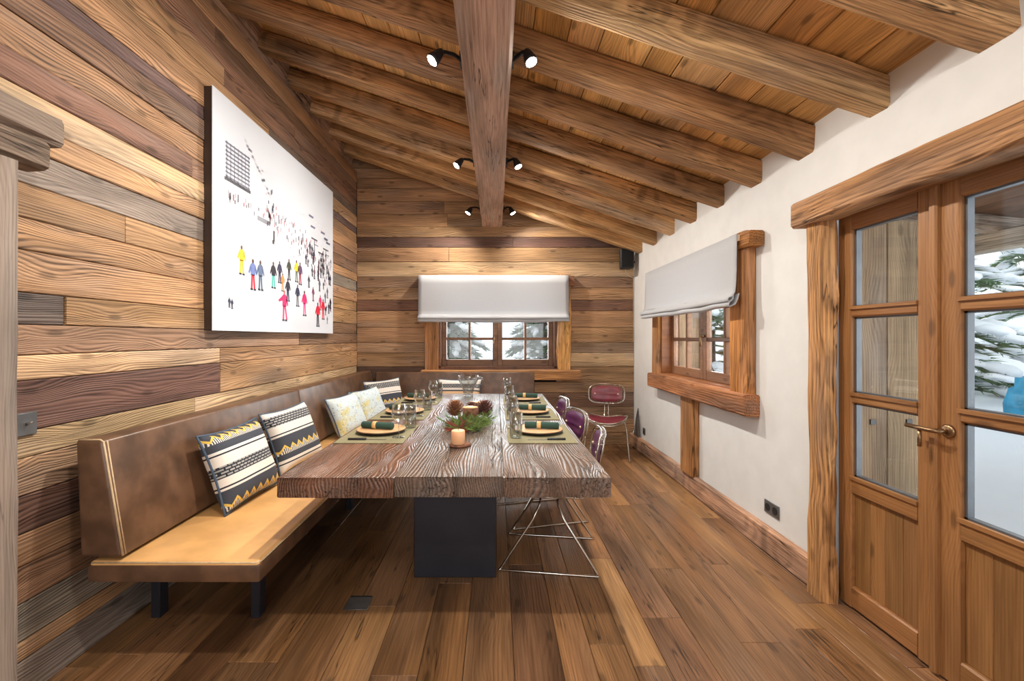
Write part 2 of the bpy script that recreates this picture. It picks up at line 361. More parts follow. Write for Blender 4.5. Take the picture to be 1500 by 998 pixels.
# back wall
WB = (-.73, .76, .97, 1.97)                                  # window opening in the back wall x0 x1 z0 z1
wb = slab_wall('wall_back', [(XL - .2, WB[0], -.05, 3.75), (WB[1], XR + .1, -.05, 3.2), (WB[0], WB[1], -.05, WB[2]), (WB[0], WB[1], WB[3], 3.4)], 'y', YB + .03, YB + .33, 'dark')
z = 0; colsB = [HON, HON2, TAN, RED, BRN, PALE, HON, TAN, DRED, HON2]
k = 0
fixB = {.95: PALE, 1.1: BRN, 1.25: RED}
while z < 3.86:
    h = R(.12, .21); z1 = z + h; c = colsB[(k * 7 + 3) % 10]; k += 1
    if 2.1 < z < 2.25: c = PALE
    xe = min(XR, XR - (z - board_under(XR) + .0) / SL) + .03
    if xe > XL + .1:
        xe = min(xe, XR)
        if z1 > WB[2] and z < WB[3]: sp = [(XL, WB[0]), (WB[1], xe)]
        else:
            sp = [(XL, xe)] if R(0, 1) < .35 or xe < 0 else [(XL, R(-.7, .4)), (0, xe)]
            if len(sp) == 2: sp[1] = (sp[0][1], xe)
        if z1 > 3.44: sp[0] = (XL - .14, sp[0][1])
        for s_ in sp: wall_row(wb, z, z1, [s_], random.choice([c, c, HON2]), 'back')
    z = z1
# right wall (plaster) with openings
WR = (3.27, 4.79, .96, 1.98); DR = (1.22, 2.40, 0, 1.99)
wr = slab_wall('wall_right', [(WR[1], YB + .3, -.05, 2.75), (WR[0], WR[1], -.05, WR[2]), (WR[0], WR[1], WR[3], 2.75), (DR[1], WR[0], -.05, 2.75), (DR[0], DR[1], DR[3], 2.75), (YF, DR[0], -.05, 2.75), (DR[0], DR[1], -.05, -.02)], 'x', XR, XR + .28, 'plaster')
# wall behind the camera with a large opening added to let light in
wf = slab_wall('wall_front', [(XL - .2, -1.55, -.05, 3.8), (1.55, XR + .2, -.05, 3.3), (-1.55, 1.55, -.05, .6), (-1.55, 1.55, 2.85, 3.8)], 'y', YF - .2, YF, 'plaster')

# ceiling
ce = empty('ceiling'); tag(ce, kind='structure')
c_, s_ = math.cos(TH), math.sin(TH)
x = XL - .14
palc = [S(224, 182, 118), S(232, 190, 126), S(214, 168, 106), S(228, 186, 130)]
while x < XR + .05:
    w = R(.15, .27); xm = x + w / 2
    for (a, b) in ((YF, 1.0), (1.0, YB + .1)):
        o = plank('board', b - a, w / c_ - .004, .025, 'board', ce, .004)
        frame(o, (xm + s_ * .025, (a + b) / 2, board_under(xm) + c_ * .025), (0, 1, 0), (c_, 0, -s_)); tone(o, random.choice(palc), .08)
    x += w
roofslab = MB(); 
xa, xb = XL - .25, XR + .35
roofslab.add([(xx, yy, board_under(xx) + .05 + dz) for dz in (0, .08) for yy in (YF - .2, YB + .35) for xx in (xa, xb)], [(0, 2, 3, 1), (4, 5, 7, 6), (0, 1, 5, 4), (2, 6, 7, 3), (0, 4, 6, 2), (1, 3, 7, 5)])
roofslab.build('roof_deck', 'dark', ce)
palr = [S(206, 166, 116), S(188, 146, 100), S(212, 174, 124), S(178, 138, 94)]
for i in range(-9, 9):
    yy = 1.52 + .488 * i + .065
    if yy < YF: continue
    xm = -.06; L = (XR + .06 - (-1.86)) / c_
    o = beam('rafter', L, .135 + R(-.008, .012), RH, 'beam', ce, n=26, jit=.009, cham=.016)
    zc = roof_under(xm) + RH / 2 / c_
    frame(o, (xm, yy, zc), (c_, 0, -s_), (0, 1, 0)); tone(o, random.choice(palr), .08)
bm_ = beam('beam', YB + .05 - YF, .255, .27, 'hewn', ce, n=40, jit=.008, cham=.014)
frame(bm_, (-.052, (YB + .05 + YF) / 2, 2.75 + .135), (0, 1, 0), (-1, 0, 0)); bm_.color = S(184, 154, 136)

# baseboard, timber post under the side window, left opening frame
bb = tag(empty('baseboard_right'), kind='structure')
o = beam('board', YB - 2.42, .05, .155, 'beam', bb, n=24, jit=.005, cham=.008); frame(o, (XR - .026, (YB + 2.42) / 2, .078), (0, 1, 0), (-1, 0, 0)); o.color = S(190, 150, 122)
o = beam('board', DR[0] - .15 - YF, .05, .155, 'beam', bb, n=14, jit=.005, cham=.008); frame(o, (XR - .026, (DR[0] - .15 + YF) / 2, .078), (0, 1, 0), (-1, 0, 0)); o.color = S(190, 150, 122)
t1 = tag(empty('trim_1'), kind='structure')
o = beam('post', .665, .24, .07, 'beam', t1, n=8, jit=.006, cham=.01); frame(o, (XR - .034, 4.02, .49), (0, 0, 1), (0, 1, 0)); o.color = S(176, 124, 74)
t2 = tag(empty('trim_2'), kind='structure')
o = beam('post', 1.96, .25, .12, 'weathered', t2, n=20, jit=.006, cham=.012); frame(o, (XL + .05, 1.455, .98), (0, 0, 1), (0, 1, 0)); o.color = S(148, 134, 122)
o = beam('corbel', .36, .11, .10, 'beam', t2, n=8, jit=.012, cham=.018); frame(o, (XL + .06, 1.50, 2.015), (0, 1, 0), (0, 0, 1)); o.color = S(120, 104, 90)
o = beam('lintel', 1.6, .11, .12, 'weathered', t2, n=14, jit=.010, cham=.016); frame(o, (XL + .06, .93, 2.125), (0, 1, 0), (0, 0, 1)); o.color = S(132, 118, 106)

# ------------------------------------------------------------------ windows
def casement(parent, W, H, cols, rows, handle):
    """own X width, own Y height, own Z towards the room"""
    root = empty('casement'); root.parent = parent
    st, d = .062, .05
    fr = MB(); fr.box(0, st, 0, H, 0, d); fr.box(W - st, W, 0, H, 0, d); fr.box(st, W - st, 0, st + .02, 0, d); fr.box(st, W - st, H - st, H, 0, d)
    o = bevelled('sash', fr, 'joinery', root, .004, 1); o.color = S(136, 98, 70)
    gw, gh = W - 2 * st, H - 2 * st - .02
    for i in range(1, cols):
        o = plank('muntin', gh, .03, .045, 'joinery', root, .006); frame(o, (st + gw * i / cols, st + .02 + gh / 2, .003), (0, 1, 0), (-1, 0, 0)); o.color = S(136, 98, 70)
    for j in range(1, rows):
        o = plank('muntin', gw, .034, .045, 'joinery', root, .006); frame(o, (W / 2, st + .02 + gh * j / rows, .004), (1, 0, 0), (0, 1, 0)); o.color = S(136, 98, 70)
    for i in range(cols):
        for j in range(rows):
            a, b = st + gw * i / cols, st + gw * (i + 1) / cols; e, f = st + .02 + gh * j / rows, st + .02 + gh * (j + 1) / rows
            MB().box(a + .012, b - .012, e + .014, f - .014, .018, .024).build('pane', 'pane', root)
    if handle:
        hx = st / 2 if handle < 0 else W - st / 2
        h = MB(); h.tube([(hx, H * .40, d), (hx, H * .40, d + .035)], .012, 10); h.tube([(hx, H * .40, d + .035), (hx - .01 * handle, H * .40 - .09, d + .04)], .009, 8)
        h.build('handle', 'bronze', root, True)
    return root
w1 = tag(empty('window_1'), kind='structure')
cw = (WB[1] - WB[0] - .06) / 2
for i in range(2):
    cs = casement(w1, cw, .94, 2, 3, 1 if i == 0 else 0)
    frame(cs, (WB[0] + .03 + i * cw, YB + .15, WB[2] + .02), (1, 0, 0), (0, 0, 1))
m = MB(); m.box(WB[0] - .01, WB[0] + .03, YB - .01, YB + .3, WB[2], WB[3]); m.box(WB[1] - .03, WB[1] + .01, YB - .01, YB + .3, WB[2], WB[3]); m.box(WB[0], WB[1], YB - .01, YB + .3, WB[3] - .02, WB[3] + .02); m.box(WB[0], WB[1], YB - .01, YB + .3, WB[2] - .02, WB[2] + .02)
o = m.build('reveal_lining', 'joinery', w1); o.color = S(120, 80, 54)
o = beam('jamb', 1.2, .17, .06, 'beam', w1, n=10, jit=.005, cham=.01); frame(o, (WB[0] - .082, YB - .03, 1.54), (0, 0, 1), (-1, 0, 0)); o.color = S(182, 130, 84)
o = beam('jamb', 1.2, .165, .06, 'beam', w1, n=10, jit=.02, cham=.02); frame(o, (WB[1] + .09, YB - .03, 1.54), (0, 0, 1), (-1, 0, 0)); o.color = S(226, 172, 104)
o = beam('sill', 1.98, .13, .11, 'beam', w1, n=12, jit=.006, cham=.012, endj=.02); frame(o, (.06, YB - .055, .885), (1, 0, 0), (0, 0, 1)); o.color = S(196, 142, 90)
o = beam('head', 1.94, .13, .08, 'beam', w1, n=12, jit=.006, cham=.01); frame(o, (0, YB - .04, 2.06), (1, 0, 0), (0, 0, 1)); o.color = S(150, 100, 66)
w2 = tag(empty('window_2'), kind='structure')
cw2 = (WR[1] - WR[0] - .06) / 2
for i in range(2):
    cs = casement(w2, cw2, .96, 2, 3, -1 if i == 1 else 0)
    frame(cs, (XR + .14, WR[1] - .03 - i * cw2, WR[2] + .02), (0, -1, 0), (0, 0, 1))
m = MB(); m.box(XR - .01, XR + .27, WR[0] - .01, WR[0] + .03, WR[2], WR[3]); m.box(XR - .01, XR + .27, WR[1] - .03, WR[1] + .01, WR[2], WR[3]); m.box(XR - .01, XR + .27, WR[0], WR[1], WR[3] - .02, WR[3] + .02); m.box(XR - .01, XR + .27, WR[0], WR[1], WR[2] - .02, WR[2] + .02)
o = m.build('reveal_lining', 'joinery', w2); o.color = S(150, 96, 56)
o = beam('jamb', 1.1, .21, .08, 'beam', w2, n=12, jit=.005, cham=.012); frame(o, (XR - .038, 3.15, 1.52), (0, 0, 1), (0, -1, 0)); o.color = S(186, 126, 66)
o = beam('jamb', 1.1, .15, .06, 'beam', w2, n=12, jit=.005, cham=.012); frame(o, (XR - .03, 4.85, 1.52), (0, 0, 1), (0, -1, 0)); o.color = S(186, 126, 66)
o = beam('sill', 1.93, .145, .105, 'beam', w2, n=14, jit=.006, cham=.012, endj=.012); frame(o, (XR - .052, 3.97, .90), (0, 1, 0), (0, 0, 1)); o.color = S(176, 118, 76)
o = beam('head', 2.0, .10, .10, 'beam', w2, n=14, jit=.006, cham=.012); frame(o, (XR - .05, 3.95, 2.0), (0, 1, 0), (0, 0, 1)); o.color = S(180, 122, 64)

# door with two glazed leaves
d1 = tag(empty('door_1'), kind='structure')
o = beam('lintel', 1.75, .135, .13, 'beam', d1, n=16, jit=.007, cham=.014, endj=.01); frame(o, (XR - .062, 1.62, 2.015), (0, 1, 0), (0, 0, 1)); o.color = S(178, 132, 88)
o = beam('post', 1.955, .13, .09, 'beam', d1, n=20, jit=.014, cham=.022); frame(o, (XR - .04, 2.375, .972), (0, 0, 1), (0, 1, 0)); o.color = S(186, 138, 88)
o = beam('post', 1.955, .13, .09, 'beam', d1, n=20, jit=.014, cham=.022); frame(o, (XR - .04, 1.19, .972), (0, 0, 1), (0, 1, 0)); o.color = S(186, 138, 88)
JC = S(152, 108, 66)
def leaf(W, mirror):
    root = empty('leaf'); root.parent = d1; H = 1.955; st = .085; d = .055
    fr = MB(); fr.box(0, st, 0, H, 0, d); fr.box(W - st, W, 0, H, 0, d)
    rails = [(0, .105), (.565, .65), (1.015, 1.065), (1.44, 1.49), (1.875, H)]
    o = bevelled('stile', MB().box(0, st, .0, H, 0, d), 'joinery', root, .004, 1); 
    o2 = bevelled('stile', MB().box(W - st, W, 0, H, 0, d), 'joinery', root, .004, 1)
    for q in (o, o2): 
        q.color = JC
    # stiles carry vertical grain: rebuild as planks
    for q in (o, o2): bpy.data.objects.remove(q)
    for xx in (st / 2, W - st / 2):
        q = plank('stile', H, st, d, 'joinery', root, .005); frame(q, (xx, H / 2, 0), (0, 1, 0), (-1, 0, 0)); q.color = JC
    for (a, b) in rails:
        q = plank('rail', W - 2 * st, b - a, d - .002, 'joinery', root, .007); frame(q, (W / 2, (a + b) / 2, 0), (1, 0, 0), (0, 1, 0)); tone(q, JC, .05)
    n = 4; pw = (W - 2 * st) / n
    for i in range(n):
        q = plank('panel_board', .46, pw - .001, .03, 'joinery', root, .003); frame(q, (st + pw * (i + .5), .335, .004), (0, 1, 0), (-1, 0, 0)); tone(q, S(144, 104, 64), .08)
    mo = MB()
    for (a, b) in ((.65, 1.015), (1.065, 1.44), (1.49, 1.875)):
        g = MB().box(st + .002, W - st - .002, a + .002, b - .002, .018, .03).build('pane', 'pane', root)
        gk = MB(); gk.box(st, st + .012, a, b, .01, .036); gk.box(W - st - .012, W - st, a, b, .01, .036); gk.box(st, W - st, a, a + .008, .01, .036); gk.box(st, W - st, b - .008, b, .01, .036)
        gk.build('gasket', 'rubber', root)
        bd = MB(); bd.box(st - .004, W - st + .004, a - .012, a + .004, d - .006, d + .008); 
        q = bd.build('glazing_bead', 'joinery', root); q.color = JC
    return root
L1 = leaf(.525, 0); frame(L1, (XR + .075, 2.345, .012), (0, -1, 0), (0, 0, 1))
L2 = leaf(.56, 1); frame(L2, (XR + .075, 1.815, .012), (0, -1, 0), (0, 0, 1))
q = plank('astragal', 1.95, .035, .02, 'joinery', d1, .006); frame(q, (XR + .022, 1.822, .99), (0, 0, 1), (0, 1, 0)); q.color = JC
hd = MB(); hd.lathe([(.0001, 0), (.027, 0), (.027, .006), (.02, .012), (.0001, .013)], 16); ho = hd.build('handle_rose', 'bronze', L2, True); frame(ho, (.045, .975, .055), (1, 0, 0), (0, 1, 0))
hv = MB(); hv.tube([(.045, .975, .06), (.045, .975, .105), (.03, .975, .115), (-.07, .978, .118)], .009, 10); hv.build('lever', 'bronze', L2, True)
hk = MB(); hk.tube([(-.02, .968, .11), (-.02, .90, .11)], .007, 8); hk.build('key_pull', 'bronze', L2, True)

# ------------------------------------------------------------------ roman blinds
def blind(name, W, top, bot, label):
    """own X along width, own Y towards the room, own Z up; world height in z"""
    root = thing(name, label, 'blind')
    prof = [(0, top), (.002, top - .1), (.004, (top + bot) / 2), (.008, bot + .14), (.012, bot + .10), (.03, bot + .07), (.056, bot + .062), (.062, bot + .04), (.05, bot + .034), (.022, bot + .05), (.02, bot + .085), (.026, bot + .05), (.05, bot + .028), (.058, bot + .008), (.04, bot), (.004, bot + .012), (-.012, bot + .05), (-.016, bot + .09)]
    N = 36; vs = []; fs = []; P = len(prof)
    for i in range(N + 1):
        xx = -W / 2 + W * i / N
        for k, (a, z) in enumerate(prof):
            g = k / (P - 1); wv = noise.noise(Vector((xx * 3, k * .35, W))) * .022 * g + noise.noise(Vector((xx * 9, k * .5, W + 5))) * .006 * g
            sag = -.012 * math.sin(math.pi * i / N) * g
            vs.append((xx, a + wv * .7, z + (wv * .5 + sag if k > 3 else 0)))
    for i in range(N): fs += [(i * P + k, (i + 1) * P + k, (i + 1) * P + k + 1, i * P + k + 1) for k in range(P - 1)]
    o = MB().add(vs, fs).build('fabric', 'linen', root, True)
    md = o.modifiers.new('thickness', 'SOLIDIFY'); md.thickness = .004; md.offset = 0
    MB().box(-W / 2 + .005, W / 2 - .005, -.045, -.004, top - .045, top - .004).build('headrail', 'ivory', root)
    m = MB(); m.tube([(W / 2 - .02, -.02, top - .03), (W / 2 - .016, -.018, top - .3), (W / 2 - .02, -.012, bot + .1)], .003, 6); m.build('cord', 'stitch', root)
    return root
b1 = blind('roman_blind', 1.86, 2.125, 1.55, 'off-white linen roman blind half raised on the plank-clad back wall'); b1.location = (-.035, YB - .115, 0); b1.rotation_euler = (0, 0, math.pi)
b2 = blind('roman_blind', 1.88, 2.05, 1.56, 'off-white linen roman blind half raised on the white plaster wall'); b2.location = (XR - .12, 4.005, 0); b2.rotation_euler = (0, 0, math.pi / 2)

# ------------------------------------------------------------------ dining table
TT = .76
tb = thing('dining_table', 'large slab-top wooden dining table on black steel box pedestals', 'table', (-.23, 1.92, 0))
for (xa, xb, y0, col) in ((-.925, -.434, 0.0, S(112, 76, 56)), (-.4335, .03, .012, S(102, 84, 72)), (.0305, .485, .0, S(106, 85, 72))):
    o = beam('tabletop_plank', 2.88 - y0, xb - xa, .085, 'table', tb, n=26, jit=.006, cham=.004, flat_top=True, endj=.012, jy=.25)
    frame(o, ((xa + xb) / 2 + .23, y0 + (2.88 - y0) / 2, TT - .0425), (0, 1, 0), (-1, 0, 0)); o.color = col
for yy in (.86, 2.2):
    bevelled('pedestal', MB().box(-.463 + .23, .0 + .23, yy - .22, yy + .22, 0, TT - .088), 'blacksteel', tb, .004, 1)

# ------------------------------------------------------------------ benches
def ext(prof, a, b, axis):
    n = len(prof); m = MB()
    P = (lambda u, z, t: (u, t, z)) if axis == 'y' else (lambda u, z, t: (t, u, z))
    m.add([P(u, z, a) for u, z in prof] + [P(u, z, b) for u, z in prof], [tuple(range(n)), tuple(range(n, 2 * n))[::-1]] + [(i, i + n, (i + 1) % n + n, (i + 1) % n) for i in range(n)]); return m
bl = thing('leather_bench', 'long brown leather bench with tan seat along the plank-clad wall', 'bench')
BP = [(-1.665, .47), (-1.497, .47), (-1.575, .94), (-1.685, .94)]
for (a, b) in ((1.82, 3.62), (3.622, 5.735)):
    bc = bevelled('back_cushion', ext(BP, a, b, 'y'), 'leather_dark', bl, .016, 3)
    if a < 2:
        p = MB(); p.tube([(-1.499, a + .008, .475), (-1.535, a + .006, .70), (-1.577, a + .008, .932), (-1.59, a + .008, .94), (-1.675, a + .008, .94)], .004, 6); p.tube([(-1.499, a + .022, .475), (-1.535, a + .02, .70), (-1.574, a + .022, .932)], .003, 6); p.build('piping', 'stitch', bc, True)
sc = bevelled('seat_cushion', ext([(-1.63, .375), (-.955, .375), (-.95, .455), (-1.63, .455)], 1.82, 5.735, 'y'), 'leather_tan', bl, .018, 3)
sd = MB(); sd.box(-1.632, -.944, 1.815, 5.735, .372, .442); 
sb = bevelled('seat_border', sd, 'leather_dark', bl, .012, 2)
p = MB(); p.tube([(-1.62, 1.824, .448), (-.962, 1.824, .448), (-.950, 1.84, .448), (-.950, 5.1, .448)], .004, 6); p.build('piping', 'stitch', sc, True)
for yy in (2.22, 3.6, 5.0):
    for xx in (-1.64, -1.16): bevelled('leg', MB().box(xx - .022, xx + .022, yy - .03, yy + .03, 0, .374), 'blacksteel', bl, .003, 1)
    MB().box(-1.618, -1.182, yy - .02, yy + .02, .33, .37).build('crossbar', 'blacksteel', bl)
bk = thing('leather_bench', 'short brown leather bench under the back window at the table end', 'bench')
BQ = [(5.735, .47), (5.572, .47), (5.63, .925), (5.74, .925)]
bevelled('back_cushion', ext(BQ, -1.493, -.40, 'x'), 'leather_dark', bk, .016, 3)
bevelled('back_cushion', ext(BQ, -.398, .47, 'x'), 'leather_dark', bk, .016, 3)
bevelled('seat_cushion', ext([(5.735, .375), (5.08, .375), (5.075, .455), (5.735, .455)], -.94, .47, 'x'), 'leather_tan', bk, .018, 3)
for xx in (-.75, .38):
    for yy in (5.2, 5.6): bevelled('leg', MB().box(xx - .03, xx + .03, yy - .022, yy + .022, 0, .374), 'blacksteel', bk, .003, 1)

# ------------------------------------------------------------------ cushions
def cushion(mat, W, H, T, loc, yaw, lean, roll, label, group=None):
    """lower edge at loc; own X width, own Y height, own Z towards the viewer"""
    root = thing('cushion', label, 'cushion', group=group)
    N = 22; vs = []; fs = []
    for sgn in (1, -1):
        for i in range(N + 1):
            for j in range(N + 1):
                u, v = -1 + 2 * i / N, -1 + 2 * j / N
                px = u * (1 - .09 * (1 - v * v) ** 1.0 * abs(u) ** 2); py = v * (1 - .09 * (1 - u * u) * abs(v) ** 2)
                t = ((1 - u ** 4) * (1 - v ** 4)) ** .55
                wr_ = .05 * noise.noise(Vector((u * 2.2 + W * 9, v * 2.2, loc[1]))) * t
                vs.append((px * W / 2, py * H / 2, sgn * (t + wr_) * T / 2))
    q = N + 1
    for b, s_ in ((0, 1), (q * q, -1)):
        for i in range(N):
            for j in range(N):
                f = (b + i * q + j, b + (i + 1) * q + j, b + (i + 1) * q + j + 1, b + i * q + j + 1); fs.append(f if s_ > 0 else f[::-1])
    me_o = MB().add(vs, fs).build('cover', mat, root, True)
    bm = bmesh.new(); bm.from_mesh(me_o.data); bmesh.ops.remove_doubles(bm, verts=bm.verts, dist=1e-5); bm.to_mesh(me_o.data); bm.free()
    rim = []
    for k in range(48):
        s = k / 48 * 4; e = int(s); f = (s - e) * 2 - 1
        u, v = ((f, -1), (1, f), (-f, 1), (-1, -f))[e]
        rim.append((u * (1 - .09 * (1 - v * v) * abs(u) ** 2) * W / 2, v * (1 - .09 * (1 - u * u) * abs(v) ** 2) * H / 2, 0))
    MB().tube(rim, .006, 6, closed=True).build('piping', 'blue_piping', root, True)
    # axes: normal n = yaw direction tilted up by lean
    n = Vector((math.cos(yaw) * math.cos(lean), math.sin(yaw) * math.cos(lean), math.sin(lean)))
    X = Vector((-math.sin(yaw), math.cos(yaw), 0)); Y = n.cross(X)
    X2 = X * math.cos(roll) + Y * math.sin(roll); Y2 = n.cross(X2)
    ctr = Vector(loc) + Y * (H / 2) * (math.cos(roll)) + Y * (abs(math.sin(roll)) * W / 2 - .006)
    frame(root, ctr, X2, Y2); return root
M['blue_piping'] = plain('navy_piping', S(66, 84, 104), .7, nscale=80)
SZ = .4655
cushion('stripeA', .50, .42, .15, (-1.34, 2.52, SZ), math.radians(-4), math.radians(20), math.radians(1), 'navy-and-white striped cushion with yellow zigzag rows along both its top and bottom')
cushion('stripeB', .50, .42, .15, (-1.345, 3.16, SZ), math.radians(-10), math.radians(20), math.radians(2), 'navy-and-white striped cushion with one yellow zigzag row across its middle')
cushion('floral', .45, .38, .15, (-1.30, 4.18, SZ), math.radians(-16), math.radians(24), math.radians(2), 'pale blue and yellow floral cushion at the foremost place of the floral pair', None)
cushion('floral', .45, .38, .14, (-1.24, 4.66, SZ), math.radians(-24), math.radians(24), math.radians(3), 'pale blue and yellow floral cushion overlapping the striped corner cushion', None)
cushion('stripeB', .50, .42, .14, (-1.22, 5.17, SZ), math.radians(-40), math.radians(18), math.radians(2), 'navy-and-white striped cushion in the bench corner behind a floral cushion')
cushion('stripeC', .54, .40, .14, (-.45, 5.445, SZ), math.radians(-92), math.radians(14), 0, 'tan and white striped cushion leaning on the bench under the back window')

# ------------------------------------------------------------------ picture with printed skiers
PX, PY0, PY1, PZ0, PZ1 = XL + .055, 2.735, 4.75, 1.395, 2.87
pic = thing('wall_picture', 'large white photo print of tiny colourful skiers on snow', 'picture', (XL, (PY0 + PY1) / 2, PZ0))
def pl_(m): 
    return [(v[0] - XL, v[1] - (PY0 + PY1) / 2, v[2] - PZ0) for v in m.v]
m = MB().box(XL + .002, PX - .004, PY0 + .004, PY1 - .004, PZ0 + .004, PZ1 - .004); m.v = pl_(m); m.build('backing_panel', 'pic_side', pic)
m = MB().box(PX - .004, PX, PY0, PY1, PZ0, PZ1); m.v = pl_(m); m.build('print_sheet', 'paper', pic)
ink_v, ink_f, ink_c = [], [], []
PW, PH = PY1 - PY0, PZ1 - PZ0
def ink(poly, col):
    b = len(ink_v); ink_v.extend([(PX - XL + .0012, u * PW - PW / 2, v * PH) for u, v in poly]); ink_f.append(tuple(range(b, b + len(poly)))); ink_c.append(col)
def rect(u, v, w, h, col, sh=0): ink([(u - w / 2, v), (u + w / 2, v), (u + w / 2 + sh, v + h), (u - w / 2 + sh, v + h)], col)
AS = PH / PW
def skier(u, v, h, top, leg, skin=S(90, 70, 66), pose=0):
    w = h * AS * .72
    rect(u - .10 * w, v + .05 * h, .13 * w, .45 * h, leg, .04 * w); rect(u + .14 * w + pose * .1 * w, v + .05 * h, .13 * w, .45 * h, leg, -.08 * w - pose * .1 * w)
    ink([(u - .17 * w, v + .47 * h), (u + .19 * w, v + .47 * h), (u + .23 * w, v + .8 * h), (u + .1 * w, v + .86 * h), (u - .08 * w, v + .86 * h), (u - .2 * w, v + .8 * h)], top)
    ink([(u - .2 * w, v + .8 * h), (u - .36 * w - pose * .2 * w, v + .55 * h + pose * .1 * h), (u - .28 * w - pose * .2 * w, v + .5 * h + pose * .1 * h), (u - .15 * w, v + .66 * h)], top)
    ink([(u + .22 * w, v + .8 * h), (u + .17 * w, v + .66 * h), (u + .3 * w, v + .48 * h), (u + .37 * w, v + .53 * h)], top)
    ink([(u + .09 * w * math.cos(a * math.pi / 4), v + .92 * h + .075 * h * math.sin(a * math.pi / 4)) for a in range(8)], skin)
    rect(u - .1 * w, v, .2 * w, .06 * h, S(40, 44, 60)); rect(u + .16 * w, v, .2 * w, .06 * h, S(40, 44, 60))
YE, PK, RD, NV, BL_, TQ, BK, OR = S(236, 200, 50), S(226, 40, 110), S(214, 30, 60), S(50, 54, 84), S(110, 130, 190), S(70, 190, 180), S(46, 48, 60), S(232, 150, 90)
# (u, v) measured on the print: u along its width, v up its height
for a in [(.155, .255, .135, YE, YE), (.225, .195, .15, BL_, RD), (.275, .20, .15, S(96, 116, 150), S(84, 108, 130)), (.37, .225, .14, BK, TQ), (.42, .26, .12, NV, NV), (.445, .22, .1, OR, OR),
          (.46, .06, .17, PK, PK, S(200, 120, 110), 1), (.49, .17, .13, BK, NV), (.50, .29, .12, S(60, 70, 60), S(60, 60, 70)), (.57, .29, .13, YE, S(110, 120, 110)), (.605, .28, .135, S(90, 70, 110), S(170, 70, 90)),
          (.58, .15, .13, NV, S(120, 120, 130)), (.65, .10, .155, PK, S(226, 90, 150)), (.745, .20, .09, S(130, 60, 100), S(150, 80, 120)), (.80, .04, .16, RD, BK), (.83, .15, .1, PK, RD), (.865, .09, .14, RD, RD)]:
    skier(a[0], a[1], a[2], a[3], a[4], *(a[5:]))
rp = random.Random(3)
for k in range(40):
    u = rp.uniform(.66, .97); v = rp.uniform(.27, .5) if rp.random() < .75 else rp.uniform(.06, .26)
    if v < .26: u = rp.uniform(.89, .975)
    c1 = rp.choice([NV, BK, S(120, 90, 110), S(96, 104, 124), S(70, 70, 90)]); skier(u, v, rp.uniform(.04, .08), c1, rp.choice([c1, BK, NV]))
for k in range(150):
    u = rp.uniform(.3, .96); v = .62 - .22 * (u - .3) / .66 + rp.gauss(0, .055); s = rp.uniform(.006, .016); rect(u, v, s * .5, s * 1.7, rp.choice([S(96, 98, 112), S(150, 152, 164), NV, S(190, 110, 120)]))
for k in range(26):
    u = rp.uniform(.08, .36); v = .575 + rp.gauss(0, .012); rect(u, v, .006, rp.uniform(.015, .035), rp.choice([BK, NV, RD, S(150, 150, 160)]))
for k in range(9): rect(.135, .66 + k * .018, .14, .008, S(120, 122, 140)); 
for k in range(7): rect(.072 + k * .021, .655, .004, .16, S(150, 152, 168))
rect(.135, .645, .15, .014, BK); rect(.3, .54, .09, .022, S(100, 104, 120)); rect(.345, .55, .008, .05, BK); rect(.375, .47, .012, .055, BK); rect(.37, .455, .014, .02, BK)
for k in range(16): rect(.18 + k * .011, .87 - k * .012 + rp.uniform(-.01, .01), .014, .012, rp.choice([S(140, 142, 152), S(90, 92, 104), S(190, 192, 200)]))
for k in range(60):
    u = rp.uniform(.25, .92); rect(u, .78 - .2 * (u - .25) + rp.gauss(0, .03), .012, .008, S(200, 202, 210))
for (u, v) in ((.72, .72), (.74, .66), (.86, .66), (.9, .63), (.93, .61)): rect(u, v, .05, .014, S(110, 110, 140), .005)
for (u, v) in ((.76, .5), (.9, .47), (.84, .43)): rect(u, v, .006, .09, S(90, 92, 106)); rect(u, v + .09, .07, .01, S(90, 92, 106)); rect(u + .02, v + .06, .05, .006, S(120, 122, 136))
for (u, v) in ((.085, .10), (.1, .095)): skier(u, v, .045, NV, NV)
me = bpy.data.meshes.new('printed_skiers'); me.from_pydata(ink_v, [], ink_f); me.update()
ca = me.color_attributes.new('ink', 'FLOAT_COLOR', 'CORNER'); li = 0
for f, c in zip(me.polygons, ink_c):
    for l in f.loop_indices: ca.data[l].color = c
for f in me.polygons:
    if f.normal.x < 0: f.flip()
link('printed_skiers', me, 'print', pic)['kind'] = 'stuff'

